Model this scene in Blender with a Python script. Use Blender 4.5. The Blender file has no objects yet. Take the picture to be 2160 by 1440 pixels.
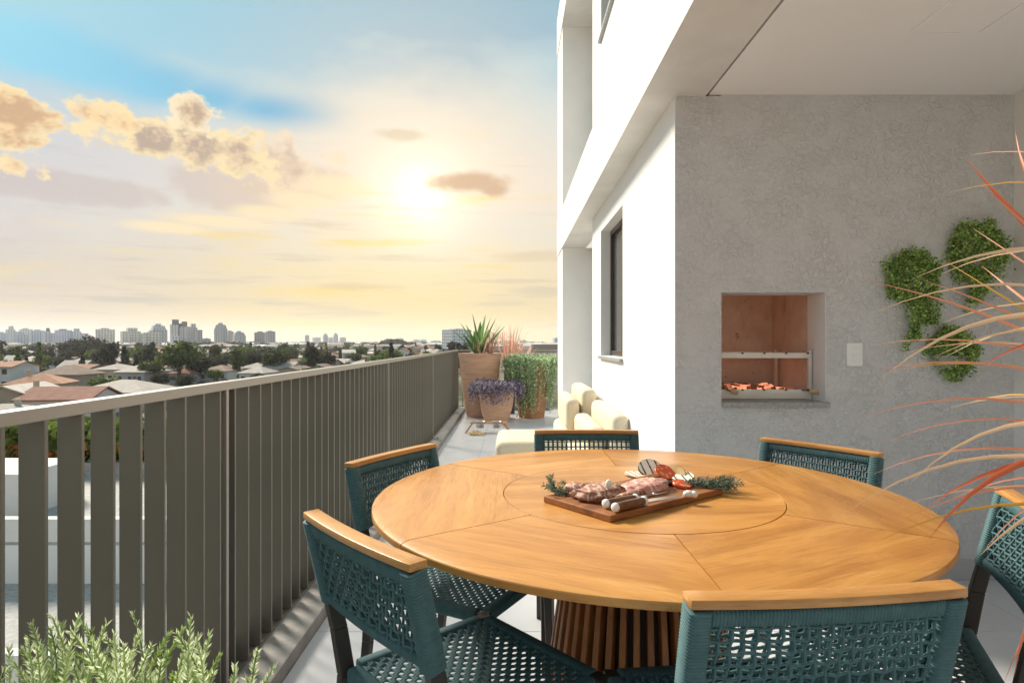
import bpy, bmesh, math, random
from math import sin, cos, pi, radians, atan2, sqrt, hypot
from mathutils import Vector, Matrix, noise as mnoise
random.seed(7)
HAZE = 0.00013          # density of the air (0 = none)
C = bpy.context.scene.collection
S = bpy.context.scene

# ------------------------------------------------------------------ camera
H = 1.20                       # eye height above the terrace floor
F = 1320.0                     # focal length in pixels of the 2160 px wide photograph
cam_d = bpy.data.cameras.new('camera'); cam = bpy.data.objects.new('camera', cam_d); C.objects.link(cam)
cam.location = (0, 0, H); cam.rotation_euler = (radians(90), 0, 0)
cam_d.sensor_fit = 'HORIZONTAL'; cam_d.sensor_width = 36; cam_d.lens = 36 * F / 2160
cam_d.shift_x = 0.0005; cam_d.shift_y = 0.0009
cam_d.clip_start = 0.02; cam_d.clip_end = 20000
S.camera = cam

# ------------------------------------------------------------------ light and sky
SUN_AZ, SUN_EL = -44.0, 37.0   # degrees, azimuth from +Y towards +X
SKY_TINT = (.185, .36, .365)
GLOW_AZ, GLOW_EL = -8.2, 13.2  # where the veiled sun brightens the clouds
sd = bpy.data.lights.new('sun', 'SUN'); sun = bpy.data.objects.new('sun', sd); C.objects.link(sun)
sd.energy = 3.1; sd.angle = radians(16.0); sd.color = (1.0, 0.905, 0.76)
_a, _e = radians(SUN_AZ), radians(SUN_EL)
sun_dir = Vector((sin(_a) * cos(_e), cos(_a) * cos(_e), sin(_e)))
sun.rotation_euler = sun_dir.to_track_quat('Z', 'Y').to_euler()
S.view_settings.view_transform = 'Standard'; S.view_settings.look = 'None'
S.view_settings.exposure = 1.25; S.view_settings.gamma = 1.0
S.view_settings.use_curve_mapping = False
S.cycles.max_bounces = 8; S.cycles.diffuse_bounces = 5; S.cycles.transparent_max_bounces = 16
S.cycles.sample_clamp_indirect = 6.0

class NT:
    """small node-tree builder"""
    def __init__(s, tree): s.t = tree; s.n = tree.nodes; s.l = tree.links
    def node(s, typ, **kw):
        n = s.n.new(typ)
        for k, v in kw.items(): setattr(n, k, v)
        return n
    def put(s, sock, v):
        if hasattr(v, 'is_output'): s.l.new(v, sock)
        elif isinstance(v, (tuple, list)):
            d = len(sock.default_value); v = tuple(v)
            sock.default_value = v + (1,) * (d - len(v)) if len(v) < d else v[:d]
        else: sock.default_value = v
    def math(s, op, a, b=0.0, c=None, clamp=False):
        n = s.node('ShaderNodeMath', operation=op, use_clamp=clamp)
        s.put(n.inputs[0], a); s.put(n.inputs[1], b)
        if c is not None: s.put(n.inputs[2], c)
        return n.outputs[0]
    def vmath(s, op, a, b=(0, 0, 0)):
        n = s.node('ShaderNodeVectorMath', operation=op); s.put(n.inputs[0], a); s.put(n.inputs[1], b)
        return n.outputs['Value'] if op in ('DOT_PRODUCT', 'LENGTH', 'DISTANCE') else n.outputs[0]
    def mix(s, f, a, b, blend='MIX'):
        n = s.node('ShaderNodeMix', data_type='RGBA', blend_type=blend)
        s.put(n.inputs[0], f); s.put(n.inputs[6], a); s.put(n.inputs[7], b); return n.outputs[2]
    def smooth(s, v, a, b, lo=0.0, hi=1.0):
        n = s.node('ShaderNodeMapRange', interpolation_type='SMOOTHSTEP')
        s.put(n.inputs[0], v); s.put(n.inputs[1], a); s.put(n.inputs[2], b); s.put(n.inputs[3], lo); s.put(n.inputs[4], hi)
        return n.outputs[0]
    def lin(s, v, a, b, lo=0.0, hi=1.0):
        n = s.node('ShaderNodeMapRange'); n.clamp = True
        s.put(n.inputs[0], v); s.put(n.inputs[1], a); s.put(n.inputs[2], b); s.put(n.inputs[3], lo); s.put(n.inputs[4], hi)
        return n.outputs[0]
    def noise(s, vec, scale, detail=4, rough=0.55, dist=0.0, out=0):
        n = s.node('ShaderNodeTexNoise'); s.put(n.inputs['Vector'], vec); n.inputs['Scale'].default_value = scale
        n.inputs['Detail'].default_value = detail; n.inputs['Roughness'].default_value = rough
        n.inputs['Distortion'].default_value = dist; return n.outputs[out]
    def mapping(s, vec, scale=(1, 1, 1), loc=(0, 0, 0), rot=(0, 0, 0)):
        n = s.node('ShaderNodeMapping'); s.put(n.inputs['Vector'], vec)
        n.inputs['Scale'].default_value = scale; n.inputs['Rotation'].default_value = rot
        s.put(n.inputs['Location'], loc)
        return n.outputs[0]
    def xyz(s, x, y, z):
        n = s.node('ShaderNodeCombineXYZ'); s.put(n.inputs[0], x); s.put(n.inputs[1], y); s.put(n.inputs[2], z); return n.outputs[0]

def px_az(px): return math.atan((px - 1079) / F)
def px_el(px, py): return math.atan((722 - py) / F * cos(px_az(px)))

world = bpy.data.worlds.new('World'); S.world = world; world.use_nodes = True
def build_world():
    t = NT(world.node_tree); t.n.clear()
    out = t.node('ShaderNodeOutputWorld'); bg = t.node('ShaderNodeBackground')
    t.l.new(bg.outputs[0], out.inputs[0])
    sky = t.node('ShaderNodeTexSky', sky_type='NISHITA', sun_disc=False)
    sky.sun_elevation = radians(SUN_EL); sky.sun_rotation = radians(SUN_AZ)
    sky.air_density = 1.0; sky.dust_density = 0.6; sky.ozone_density = 2.0
    D = t.node('ShaderNodeTexCoord').outputs['Generated']
    sp = t.node('ShaderNodeSeparateXYZ'); t.l.new(D, sp.inputs[0])
    az = t.math('ARCTAN2', sp.outputs[0], sp.outputs[1]); el = t.math('ARCSINE', sp.outputs[2])
    P = t.xyz(az, el, 0.0)
    g = Vector((sin(radians(GLOW_AZ)) * cos(radians(GLOW_EL)), cos(radians(GLOW_AZ)) * cos(radians(GLOW_EL)), sin(radians(GLOW_EL))))
    ang = t.math('ARCCOSINE', t.math('MINIMUM', t.vmath('DOT_PRODUCT', D, tuple(g)), 0.99999))
    K = 0.10                                              # background strength; cloud colours below are as they should show
    E = K * 2 ** S.view_settings.exposure
    def c(r, gg, b):                                      # sRGB 0-255 as seen -> radiance
        f = lambda v: ((v / 255 + .055) / 1.055) ** 2.4
        return (f(r) / E, f(gg) / E, f(b) / E)
    def body(blobs):
        fl = None
        for (px, py, rx, ry, k) in blobs:
            a0, e0 = px_az(px), px_el(px, py); ca = cos(a0) ** 2
            dx = t.math('MULTIPLY', t.math('SUBTRACT', az, a0), F / (rx * ca)); dy = t.math('MULTIPLY', t.math('SUBTRACT', el, e0), F / (ry * cos(a0)))
            d = t.math('SQRT', t.math('ADD', t.math('POWER', t.math('ABSOLUTE', dx), 2.0), t.math('POWER', t.math('ABSOLUTE', dy), 2.0)))
            v = t.math('MULTIPLY', t.math('SUBTRACT', 1.0, d), k)
            fl = v if fl is None else t.math('MAXIMUM', fl, v)
        return fl
    # clear air: the physical sky
    col = t.mix(1.0, sky.outputs[0], (SKY_TINT[0], SKY_TINT[1], SKY_TINT[2], 1), 'MULTIPLY')
    # thin high veil in streaks
    ray = t.mapping(P, (2.0, 7.0, 1), rot=(0, 0, radians(28)))
    n1 = t.noise(ray, 1.0, 3, 0.55, 0.0)
    n1b = t.noise(t.mapping(P, (3.2, 5.0, 1), (2, 7, 0), (0, 0, radians(-10))), 1.6, 4, 0.6, 0.0)
    n2 = t.noise(t.mapping(P, (2.2, 24.0, 1), (5, 2, 0), (0, 0, radians(4))), 1.7, 4, 0.62, 0.0)
    warm = t.smooth(ang, 0.05, 0.66, 1.0, 0.0)
    near = t.smooth(ang, 0.0, 0.42, 1.0, 0.0)
    low = t.smooth(el, 0.05, 0.56, 1.0, 0.0)
    vm = t.math('ADD', t.math('MULTIPLY', low, 1.15), t.math('MULTIPLY', t.math('SUBTRACT', n1, 0.5), 1.25))
    vm = t.math('ADD', vm, t.math('MULTIPLY', t.math('SUBTRACT', n1b, 0.5), 0.7))
    vm = t.math('ADD', vm, t.math('MULTIPLY', warm, 0.55))
    # a clear slanting gap high on the side away from the bright part
    gap = body([(-60, 66, 200, 52, 1), (90, 104, 190, 54, 1), (210, 142, 180, 52, 1), (320, 176, 160, 46, 1), (430, 206, 140, 40, .9), (560, 235, 160, 36, .75)])
    vm = t.math('ADD', t.math('MAXIMUM', vm, 0.58), t.math('MULTIPLY', t.smooth(t.math('ADD', gap, t.math('MULTIPLY', t.math('SUBTRACT', n1b, 0.5), 1.0)), -0.5, 1.0), -0.85))
    vm = t.smooth(vm, 0.02, 1.0, 0.0, 1.0)
    vcol = t.mix(t.smooth(el, .22, .42), t.mix(warm, c(212, 209, 213), c(232, 224, 214)), c(178, 215, 226))
    vcol = t.mix(near, vcol, c(252, 232, 206))
    hz = t.smooth(el, 0.0, 0.24, 1.0, 0.0)
    vcol = t.mix(hz, vcol, t.mix(warm, c(220, 204, 186), c(252, 226, 154)))
    # streaks low over the horizon
    sk = t.math('MULTIPLY', t.math('SUBTRACT', n2, 0.5), t.smooth(el, 0.0, 0.5, 1.0, 0.10))
    vcol = t.mix(t.smooth(sk, 0.02, 0.16, 0.0, 0.85), vcol, t.mix(warm, c(230, 212, 176), c(255, 222, 132)))
    vcol = t.mix(t.smooth(sk, -0.02, -0.15, 0.0, 0.8), vcol, t.mix(warm, c(190, 184, 182), c(228, 208, 172)))
    # a cooler gap between the two
    vcol = t.mix(t.math('MULTIPLY', t.smooth(t.math('ABSOLUTE', t.math('SUBTRACT', el, 0.17)), 0.0, 0.07, 0.45, 0.0), t.smooth(n1b, .4, .65)), vcol, c(228, 228, 218))
    col = t.mix(vm, col, vcol)
    k_ = t.smooth(el, 0.0, 0.06, 1.32, 1.0); col = t.vmath('MULTIPLY', col, t.xyz(k_, k_, k_))   # the bright rim of sky behind the town's air
    # brightness of the veiled sun itself
    def f(v): return v / E
    gl = t.math('ADD', t.math('MULTIPLY', t.math('EXPONENT', t.math('MULTIPLY', ang, -1 / 0.032)), 1.3),
                t.math('MULTIPLY', t.math('EXPONENT', t.math('MULTIPLY', ang, -1 / 0.13)), 0.16))
    glow = t.mix(1.0, (0, 0, 0, 1), t.vmath('MULTIPLY', t.xyz(gl, gl, gl), (f(.95), f(.84), f(.62))), 'ADD')
    # heap clouds: soft-edged bodies broken up by noise, bright rim and grey-brown core
    wob = t.noise(t.mapping(P, (1, 1.25, 1)), 12, 8, 0.60, 0.0)
    wobS = t.noise(t.mapping(P, (1, 1.25, 1), (-.010, .012, 0)), 12, 6, 0.60, 0.0)
    lit = t.smooth(t.math('SUBTRACT', wob, wobS), -0.05, 0.06)
    wob2 = t.noise(t.mapping(P, (1, 1.3, 1), (3, 1, 0)), 42, 5, 0.62)
    def heap(col, blobs, opac, c_rim, c_mid, c_core, top=.5):
        fld = body(blobs)
        dens = t.math('ADD', t.math('MAXIMUM', fld, -1.2), t.math('ADD', t.math('MULTIPLY', t.math('SUBTRACT', wob, 0.5), 4.2), t.math('MULTIPLY', t.math('SUBTRACT', wob2, 0.5), 1.1)))
        m = t.smooth(dens, 0.0, 0.34)
        # lit from behind and below: thin bright edges, shaded bodies modelled by the light on their bulges
        body_c = t.mix(lit, c_core, c_mid)
        edge = t.smooth(t.math('ADD', dens, t.math('MULTIPLY', lit, -.25)), 0.08, 0.75)
        return t.mix(t.math('MULTIPLY', m, opac), col, t.mix(edge, c_rim, body_c))
    # flat grey-lilac layer
    fl2 = t.math('ADD', body([(120, 395, 300, 40, 1), (500, 395, 190, 60, 1), (640, 380, 130, 46, .8)]), t.math('MULTIPLY', t.math('SUBTRACT', wob, 0.5), 1.5))
    col = t.mix(t.smooth(fl2, 0.0, 0.35, 0.0, 0.75), col, t.mix(near, t.mix(warm, c(203, 193, 192), c(214, 197, 184)), c(236, 206, 174)))
    col = heap(col, [(600, 335, 120, 50, 1), (690, 330, 60, 26, .8)], .75, c(250, 226, 192), c(232, 204, 174), c(206, 182, 158))
    col = heap(col, [(430, 316, 84, 56, 1), (500, 324, 84, 52, 1), (330, 297, 56, 42, 1), (385, 268, 34, 22, .8)], .95, c(255, 230, 180), c(232, 204, 170), c(190, 168, 148))
    col = heap(col, [(417, 236, 66, 44, 1)], .97, c(255, 236, 198), c(244, 214, 172), c(198, 170, 144))
    col = heap(col, [(-10, 258, 190, 50, 1), (95, 252, 150, 46, 1), (190, 242, 84, 44, 1), (250, 262, 40, 14, .8), (70, 300, 110, 34, .8), (25, 348, 70, 26, .8)], .97, c(255, 230, 180), c(252, 218, 164), c(214, 174, 134))
    fl5 = t.math('ADD', body([(360, 480, 90, 12, 1), (470, 468, 110, 14, 1), (570, 450, 80, 15, 1), (640, 424, 70, 17, 1), (710, 394, 70, 20, 1)]), t.math('MULTIPLY', t.math('SUBTRACT', n1b, 0.5), 1.2))
    col = t.mix(t.smooth(fl5, -0.5, 0.5, 0.0, 0.9), col, c(255, 232, 190))
    col = t.mix(1.0, col, glow, 'ADD')
    fl3 = t.math('ADD', body([(990, 386, 110, 30, 1), (1040, 400, 50, 20, .9)]), t.math('MULTIPLY', t.math('SUBTRACT', wob, 0.5), 1.5))
    col = t.mix(t.smooth(fl3, 0.05, 0.7, 0.0, 0.8), col, c(216, 176, 136))
    fl4 = t.math('ADD', body([(850, 285, 90, 18, 1), (1150, 540, 160, 18, 1), (60, 600, 120, 8, 1), (760, 605, 160, 12, .8)]), t.math('MULTIPLY', t.math('SUBTRACT', wob, 0.5), 1.3))
    col = t.mix(t.smooth(fl4, 0.05, 0.7, 0.0, 0.5), col, c(222, 200, 164))
    t.l.new(col, bg.inputs[0]); bg.inputs[1].default_value = K
    world.cycles.sampling_method = 'MANUAL'; world.cycles.sample_map_resolution = 512
build_world()

# ------------------------------------------------------------------ geometry helpers
def at(px, py, z):
    """pixel of a point of known height -> world point"""
    Y = F * (H - z) / (py - 722); return Vector(((px - 1079) / F * Y, Y, z))
def aty(px, py, Y): return Vector(((px - 1079) / F * Y, Y, H - (py - 722) / F * Y))

class MB:
    def __init__(s): s.v = []; s.f = []
    def add(s, vs, fs):
        o = len(s.v); s.v.extend([tuple(p) for p in vs]); s.f.extend([tuple(i + o for i in f) for f in fs]); return s
    def box(s, x0, x1, y0, y1, z0, z1):
        return s.add([(x0, y0, z0), (x1, y0, z0), (x1, y1, z0), (x0, y1, z0), (x0, y0, z1), (x1, y0, z1), (x1, y1, z1), (x0, y1, z1)],
                     [(0, 3, 2, 1), (4, 5, 6, 7), (0, 1, 5, 4), (1, 2, 6, 5), (2, 3, 7, 6), (3, 0, 4, 7)])
    def hexa(s, bot, top):
        return s.add(list(bot) + list(top), [(0, 3, 2, 1), (4, 5, 6, 7), (0, 1, 5, 4), (1, 2, 6, 5), (2, 3, 7, 6), (3, 0, 4, 7)])
    def tube(s, pts, r, n=6, cap=True, flat=1.0):
        pts = [Vector(p) for p in pts]; m = len(pts); vs = []
        rr = r if isinstance(r, (list, tuple)) else [r] * m
        prev = None
        for i, p in enumerate(pts):
            d = (pts[min(i + 1, m - 1)] - pts[max(i - 1, 0)])
            d = d.normalized() if d.length > 1e-9 else Vector((0, 0, 1))
            if prev is None:
                up = Vector((0, 0, 1)) if abs(d.z) < 0.9 else Vector((0, 1, 0))
                a = d.cross(up).normalized()
            else:
                a = prev - d * prev.dot(d)
                a = a.normalized() if a.length > 1e-6 else d.orthogonal().normalized()
            prev = a; b = d.cross(a)
            for k in range(n):
                th = 2 * pi * k / n; vs.append(p + (a * cos(th) + b * sin(th) * flat) * rr[i])
        fs = [(i * n + k, i * n + (k + 1) % n, (i + 1) * n + (k + 1) % n, (i + 1) * n + k) for i in range(m - 1) for k in range(n)]
        if cap: fs.append(tuple(range(n - 1, -1, -1))); fs.append(tuple((m - 1) * n + k for k in range(n)))
        return s.add(vs, fs)
    def lathe(s, prof, n=32, cx=0, cy=0, cap0=True, cap1=True):
        vs = [(cx + r * cos(2 * pi * k / n), cy + r * sin(2 * pi * k / n), z) for r, z in prof for k in range(n)]
        m = len(prof)
        fs = [(i * n + k, i * n + (k + 1) % n, (i + 1) * n + (k + 1) % n, (i + 1) * n + k) for i in range(m - 1) for k in range(n)]
        if cap0: fs.append(tuple(range(n - 1, -1, -1)))
        if cap1: fs.append(tuple((m - 1) * n + k for k in range(n)))
        return s.add(vs, fs)
    def quad(s, p, u, v): return s.add([p - u - v, p + u - v, p + u + v, p - u + v], [(0, 1, 2, 3)])
    def leaf(s, p, d, w, L):
        """pointed leaf: base p, direction*length, half width vector"""
        return s.add([p, p + d * (L * .45) + w, p + d * L, p + d * (L * .45) - w], [(0, 1, 2, 3)])
    def mesh(s, name):
        me = bpy.data.meshes.new(name); me.from_pydata(s.v, [], s.f); me.update(); return me

def link(name, me, mat, parent=None, loc=(0, 0, 0), rot=(0, 0, 0)):
    o = bpy.data.objects.new(name, me); C.objects.link(o)
    if mat is not None and not me.materials: me.materials.append(mat)
    o.location = loc; o.rotation_euler = rot
    if parent: o.parent = parent
    return o
def bevel_mesh(me, w, seg=2):
    bm = bmesh.new(); bm.from_mesh(me)
    es = [e for e in bm.edges if len(e.link_faces) == 2 and e.calc_face_angle(0) > radians(28)]
    bmesh.ops.bevel(bm, geom=es, offset=w, segments=seg, affect='EDGES', profile=0.5, clamp_overlap=True)
    bm.to_mesh(me); bm.free()
def obj(name, mb, mat, parent=None, loc=(0, 0, 0), rot=(0, 0, 0), smooth=False, bevel=0, seg=2, ang=None):
    me = mb.mesh(name)
    if bevel: bevel_mesh(me, bevel, seg)
    if smooth or ang:
        me.polygons.foreach_set('use_smooth', [True] * len(me.polygons))
        if ang: me.set_sharp_from_angle(angle=radians(ang))
    return link(name, me, mat, parent, loc, rot)
def tag(o, label=None, cat=None, group=None, kind=None):
    if label: o['label'] = label
    if cat: o['category'] = cat
    if group: o['group'] = group
    if kind: o['kind'] = kind
    return o
def thing(name, label, cat, loc=(0, 0, 0), rz=0.0, group=None, kind=None):
    o = bpy.data.objects.new(name, None); C.objects.link(o); o.empty_display_size = 0.1
    o.location = loc; o.rotation_euler = (0, 0, rz); return tag(o, label, cat, group, kind)
def kids(o): return [c for c in bpy.data.objects if c.parent == o]
def copy_tree(o, parent=None, children=None):
    ch = children if children is not None else TREE.get(o.name)
    c = o.copy(); C.objects.link(c); c.parent = parent
    for k, sub in (ch or []):
        copy_tree(k, c, sub)
    return c
TREE = {}
def remember(o):
    """record a prototype's parts once, so that copies need no search"""
    def rec(x): return [(k, rec(k)) for k in x.children]
    bpy.context.view_layer.update(); TREE[o.name] = rec(o); return TREE[o.name]
def fbm(p, oct=4):
    v = 0; a = .5; q = Vector(p)
    for _ in range(oct): v += a * mnoise.noise(q); q = q * 2.03; a *= .5
    return v

# ------------------------------------------------------------------ materials
def M(name, col, rough=0.6, metal=0.0, spec=0.5, fn=None, trans=0.0, sss=0.0):
    m = bpy.data.materials.new(name); m.use_nodes = True; t = NT(m.node_tree)
    b = t.n['Principled BSDF']; b.inputs['Base Color'].default_value = (*col, 1); b.inputs['Roughness'].default_value = rough
    b.inputs['Metallic'].default_value = metal; b.inputs['Specular IOR Level'].default_value = spec
    if trans: b.inputs['Transmission Weight'].default_value = trans
    if fn: fn(t, b)
    return m
def coords(t, out='Object'): return t.node('ShaderNodeTexCoord').outputs[out]
def bump(t, b, h, strength=0.3, dist=0.01):
    n = t.node('ShaderNodeBump'); n.inputs['Strength'].default_value = strength; n.inputs['Distance'].default_value = dist
    t.put(n.inputs['Height'], h); t.l.new(n.outputs[0], b.inputs['Normal'])
def setc(t, b, v): t.put(b.inputs['Base Color'], v)
def rnd(t): return t.node('ShaderNodeObjectInfo').outputs['Random']

def speckled(c0, c1, scale=8, detail=5, bs=0.0, bscale=60, bdist=0.003, stretch=(1, 1, 1), hue=0.0, rvar=0.0):
    def fn(t, b):
        v = t.mapping(coords(t), stretch)
        n = t.noise(v, scale, detail, 0.6)
        col = t.mix(t.lin(n, 0.3, 0.7), (*c0, 1), (*c1, 1))
        if rvar:
            r = t.lin(rnd(t), 0, 1, 1 - rvar, 1 + rvar); col = t.vmath('MULTIPLY', col, t.xyz(r, r, r))
        setc(t, b, col)
        if bs: bump(t, b, t.noise(v, bscale, 4, 0.6), bs, bdist)
    return fn

def stucco(c0, c1, strength, sc=1.0):
    """rough trowelled render: smooth field with torn, curled patches"""
    def fn(t, b):
        v = coords(t)
        n = t.noise(v, 2.0, 3, 0.5); setc(t, b, t.mix(t.lin(n, .3, .7), (*c0, 1), (*c1, 1)))
        patch = t.smooth(t.noise(v, 9.0 * sc, 4, 0.6, 0.2), 0.30, 0.62, 0.15, 1.0)
        curl = t.smooth(t.noise(v, 40 * sc, 3, 0.6, 0.7), 0.40, 0.60)
        fine = t.noise(v, 130 * sc, 3, 0.6)
        h = t.math('ADD', t.math('MULTIPLY', t.math('ADD', patch, 0.12), curl), t.math('MULTIPLY', fine, 0.10))
        bump(t, b, h, strength, 0.006)
    return fn

def wood(c0, c1, c2, scale=1.0, gloss=0.4, fig=1.0, ax=0, plank=0):
    """grain along local X (ax=0) or Z (ax=2)"""
    def sc(a, b): return (a * scale, b * scale, b * scale) if ax == 0 else (b * scale, b * scale, a * scale)
    def fn(t, b):
        r = rnd(t); off = t.xyz(t.math('MULTIPLY', r, 7.0), t.math('MULTIPLY', r, 3.0), r)
        v = t.mapping(coords(t), sc(1.6, 12), off)
        warp = t.noise(t.mapping(coords(t), sc(2.0, 5), off), 1.0, 3, 0.5, 0.4, out=1)
        v2 = t.vmath('ADD', v, t.vmath('MULTIPLY', warp, (1.2 * fig, 1.6 * fig, 1.6 * fig)))
        a = t.noise(v2, 1.0, 6, 0.62, 0.35); f = t.noise(t.mapping(coords(t), sc(6, 130), off), 1.0, 3, 0.6)
        col = t.mix(t.smooth(a, 0.30, 0.62), (*c0, 1), (*c1, 1))
        col = t.mix(t.smooth(a, 0.56, 0.74, 0, 0.8), col, (*c2, 1))
        col = t.mix(t.smooth(f, 0.52, 0.70, 0, 0.28), col, (*[x * .45 for x in c0], 1))
        if plank:      # boards glued side by side differ a little in tone
            sy = t.node('ShaderNodeSeparateXYZ'); t.l.new(coords(t), sy.inputs[0]); wn = t.node('ShaderNodeTexWhiteNoise', noise_dimensions='2D')
            t.put(wn.inputs[0], t.xyz(t.math('FLOOR', t.math('DIVIDE', sy.outputs[1], plank)), r, 0.0)); kt = t.lin(wn.outputs[0], 0, 1, .955, 1.04)
            col = t.vmath('MULTIPLY', col, t.xyz(kt, t.math('POWER', kt, 1.2), t.math('POWER', kt, 1.5)))
        tone = t.lin(rnd(t), 0, 1, 0.88, 1.06); col = t.vmath('MULTIPLY', col, t.xyz(tone, tone, tone))
        setc(t, b, col)
        t.put(b.inputs['Roughness'], t.lin(f, .3, .7, gloss - .05, gloss + .12))
        bump(t, b, f, 0.10, 0.001)
    return fn

def foliage(c0, c1, c2=None, rough=0.55, spread=0.3):
    def fn(t, b):
        g = t.node('ShaderNodeNewGeometry'); i = g.outputs['Random Per Island']
        r = rnd(t)
        col = t.mix(i, (*c0, 1), (*c1, 1))
        if c2: col = t.mix(t.smooth(r, 0.35, 0.65), col, t.mix(i, (*[x * .7 for x in c2], 1), (*c2, 1)))
        k = t.lin(i, 0, 1, 1 - spread, 1 + spread); col = t.vmath('MULTIPLY', col, t.xyz(k, k, k))
        setc(t, b, col)
        out = t.n['Material Output']; tr = t.node('ShaderNodeBsdfTranslucent'); t.put(tr.inputs[0], col)
        ad = t.node('ShaderNodeMixShader'); ad.inputs[0].default_value = 0.35
        t.l.new(b.outputs[0], ad.inputs[1]); t.l.new(tr.outputs[0], ad.inputs[2]); t.l.new(ad.outputs[0], out.inputs[0])
    return fn

def roof_fn(c0, c1):
    def fn(t, b):
        v = coords(t); r = rnd(t)
        n = t.noise(v, 0.8, 5, 0.65); col = t.mix(t.lin(n, .3, .7), (*c0, 1), (*c1, 1))
        k = t.lin(r, 0, 1, .75, 1.2); col = t.vmath('MULTIPLY', col, t.xyz(k, k, k)); setc(t, b, col)
        w = t.node('ShaderNodeTexWave', wave_type='BANDS'); t.put(w.inputs['Vector'], v); w.inputs['Scale'].default_value = 1.2
        bump(t, b, w.outputs['Fac'], 0.5, 0.05)
    return fn

def tower_fn(wall, glass, fw=3.2, fh=3.0):
    def fn(t, b):
        v = coords(t); s = t.node('ShaderNodeSeparateXYZ'); t.l.new(v, s.inputs[0])
        u = t.math('FRACT', t.math('DIVIDE', t.math('ADD', s.outputs[0], s.outputs[1]), fw))
        w = t.math('FRACT', t.math('DIVIDE', s.outputs[2], fh))
        mu = t.math('MULTIPLY', t.math('GREATER_THAN', u, 0.30), t.math('LESS_THAN', u, 0.78))
        mw = t.math('MULTIPLY', t.math('GREATER_THAN', w, 0.32), t.math('LESS_THAN', w, 0.80))
        g = t.node('ShaderNodeNewGeometry'); nz = t.node('ShaderNodeSeparateXYZ'); t.l.new(g.outputs['Normal'], nz.inputs[0])
        side = t.math('LESS_THAN', t.math('ABSOLUTE', nz.outputs[2]), 0.5)
        m = t.math('MULTIPLY', t.math('MULTIPLY', mu, mw), side)
        k = t.lin(rnd(t), 0, 1, .86, 1.1)
        setc(t, b, t.mix(m, t.vmath('MULTIPLY', (*wall,), t.xyz(k, k, k)), (*glass, 1)))
        t.put(b.inputs['Roughness'], t.math('SUBTRACT', 0.8, t.math('MULTIPLY', m, 0.5)))
    return fn

mt = {}
mt['grey_stucco'] = M('grey_stucco', (.42, .41, .40), .9, spec=.2, fn=stucco((.665, .668, .672), (.68, .685, .69), 0.75))
mt['white_paint'] = M('white_paint', (.8, .79, .76), .85, spec=.25, fn=speckled((.80, .79, .77), (.85, .84, .82), 3, 4, .10, 90, .004))
mt['beam_paint'] = M('beam_paint', (.74, .72, .68), .85, spec=.25, fn=speckled((.66, .64, .61), (.80, .78, .75), 2.2, 6, .12, 40, .004))
mt['ceiling_paint'] = M('ceiling_paint', (.80, .78, .76), .8, spec=.25, fn=speckled((.87, .86, .85), (.89, .88, .87), 1.5))
mt['skirting'] = M('skirting', (.48, .48, .48), .45)
mt['tile'] = M('tile', (.55, .55, .56), .34, fn=speckled((.60, .60, .62), (.66, .66, .68), 2.2, 6, rvar=.02))
mt['grout'] = M('grout', (.34, .34, .34), .9)
mt['concrete'] = M('concrete', (.34, .33, .32), .85, fn=speckled((.26, .25, .24), (.44, .43, .41), 9, 8, .35, 45, .004))
mt['kerb_concrete'] = M('kerb_concrete', (.2, .19, .18), .85, fn=speckled((.17, .16, .15), (.29, .275, .26), 9, 8, .35, 45, .004))
mt['bronze_metal'] = M('bronze_metal', (.17, .157, .133), .40, metal=.3, fn=speckled((.165, .157, .134), (.19, .18, .154), 2))
mt['rail_metal'] = M('rail_metal', (.34, .31, .28), .38, metal=.3)
mt['dark_metal'] = M('dark_metal', (.045, .040, .036), .45, metal=.3)
mt['dark_seal'] = M('dark_seal', (.012, .012, .012), .7)
mt['table_wood'] = M('table_wood', (.5, .28, .1), .35, fn=wood((.41, .170, .038), (.57, .268, .066), (.64, .355, .115), 1.0, .30, 1.2, plank=.085))
mt['edge_wood'] = M('edge_wood', (.45, .25, .09), .4, fn=wood((.42, .19, .050), (.60, .30, .092), (.67, .37, .13), 1.4, .27))
mt['slat_wood'] = M('slat_wood', (.28, .12, .04), .45, fn=wood((.26, .085, .022), (.38, .145, .040), (.50, .22, .07), 2.0, .42, ax=2))
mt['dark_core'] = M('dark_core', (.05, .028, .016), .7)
mt['rope'] = M('rope', (.05, .155, .185), .7, spec=.35, fn=speckled((.056, .124, .134), (.080, .160, .170), 40, 3, .4, 420, .001))
mt['sofa'] = M('sofa', (.70, .60, .44), .95, spec=.1, fn=speckled((.66, .575, .43), (.74, .655, .50), 60, 4, .6, 260, .004))
mt['terracotta'] = M('terracotta', (.50, .27, .16), .85, spec=.2, fn=speckled((.52, .30, .195), (.66, .42, .30), 5, 6, .25, 30, .006, (1, 1, 6)))
mt['terracotta_dark'] = M('terracotta_dark', (.42, .2, .11), .85, spec=.2, fn=speckled((.34, .15, .075), (.50, .26, .15), 5, 6, .25, 30, .006, (1, 1, 4)))
mt['soil'] = M('soil', (.05, .035, .025), .95)
mt['steel'] = M('steel', (.62, .61, .59), .28, metal=.9)
mt['grill_steel'] = M('grill_steel', (.80, .77, .70), .35, metal=.25, fn=speckled((.70, .66, .58), (.82, .79, .73), 12, 4))
mt['brick_lining'] = M('brick_lining', (.55, .33, .21), .9, fn=speckled((.72, .56, .44), (.90, .75, .62), 7, 7, .3, 40, .004))
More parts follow.
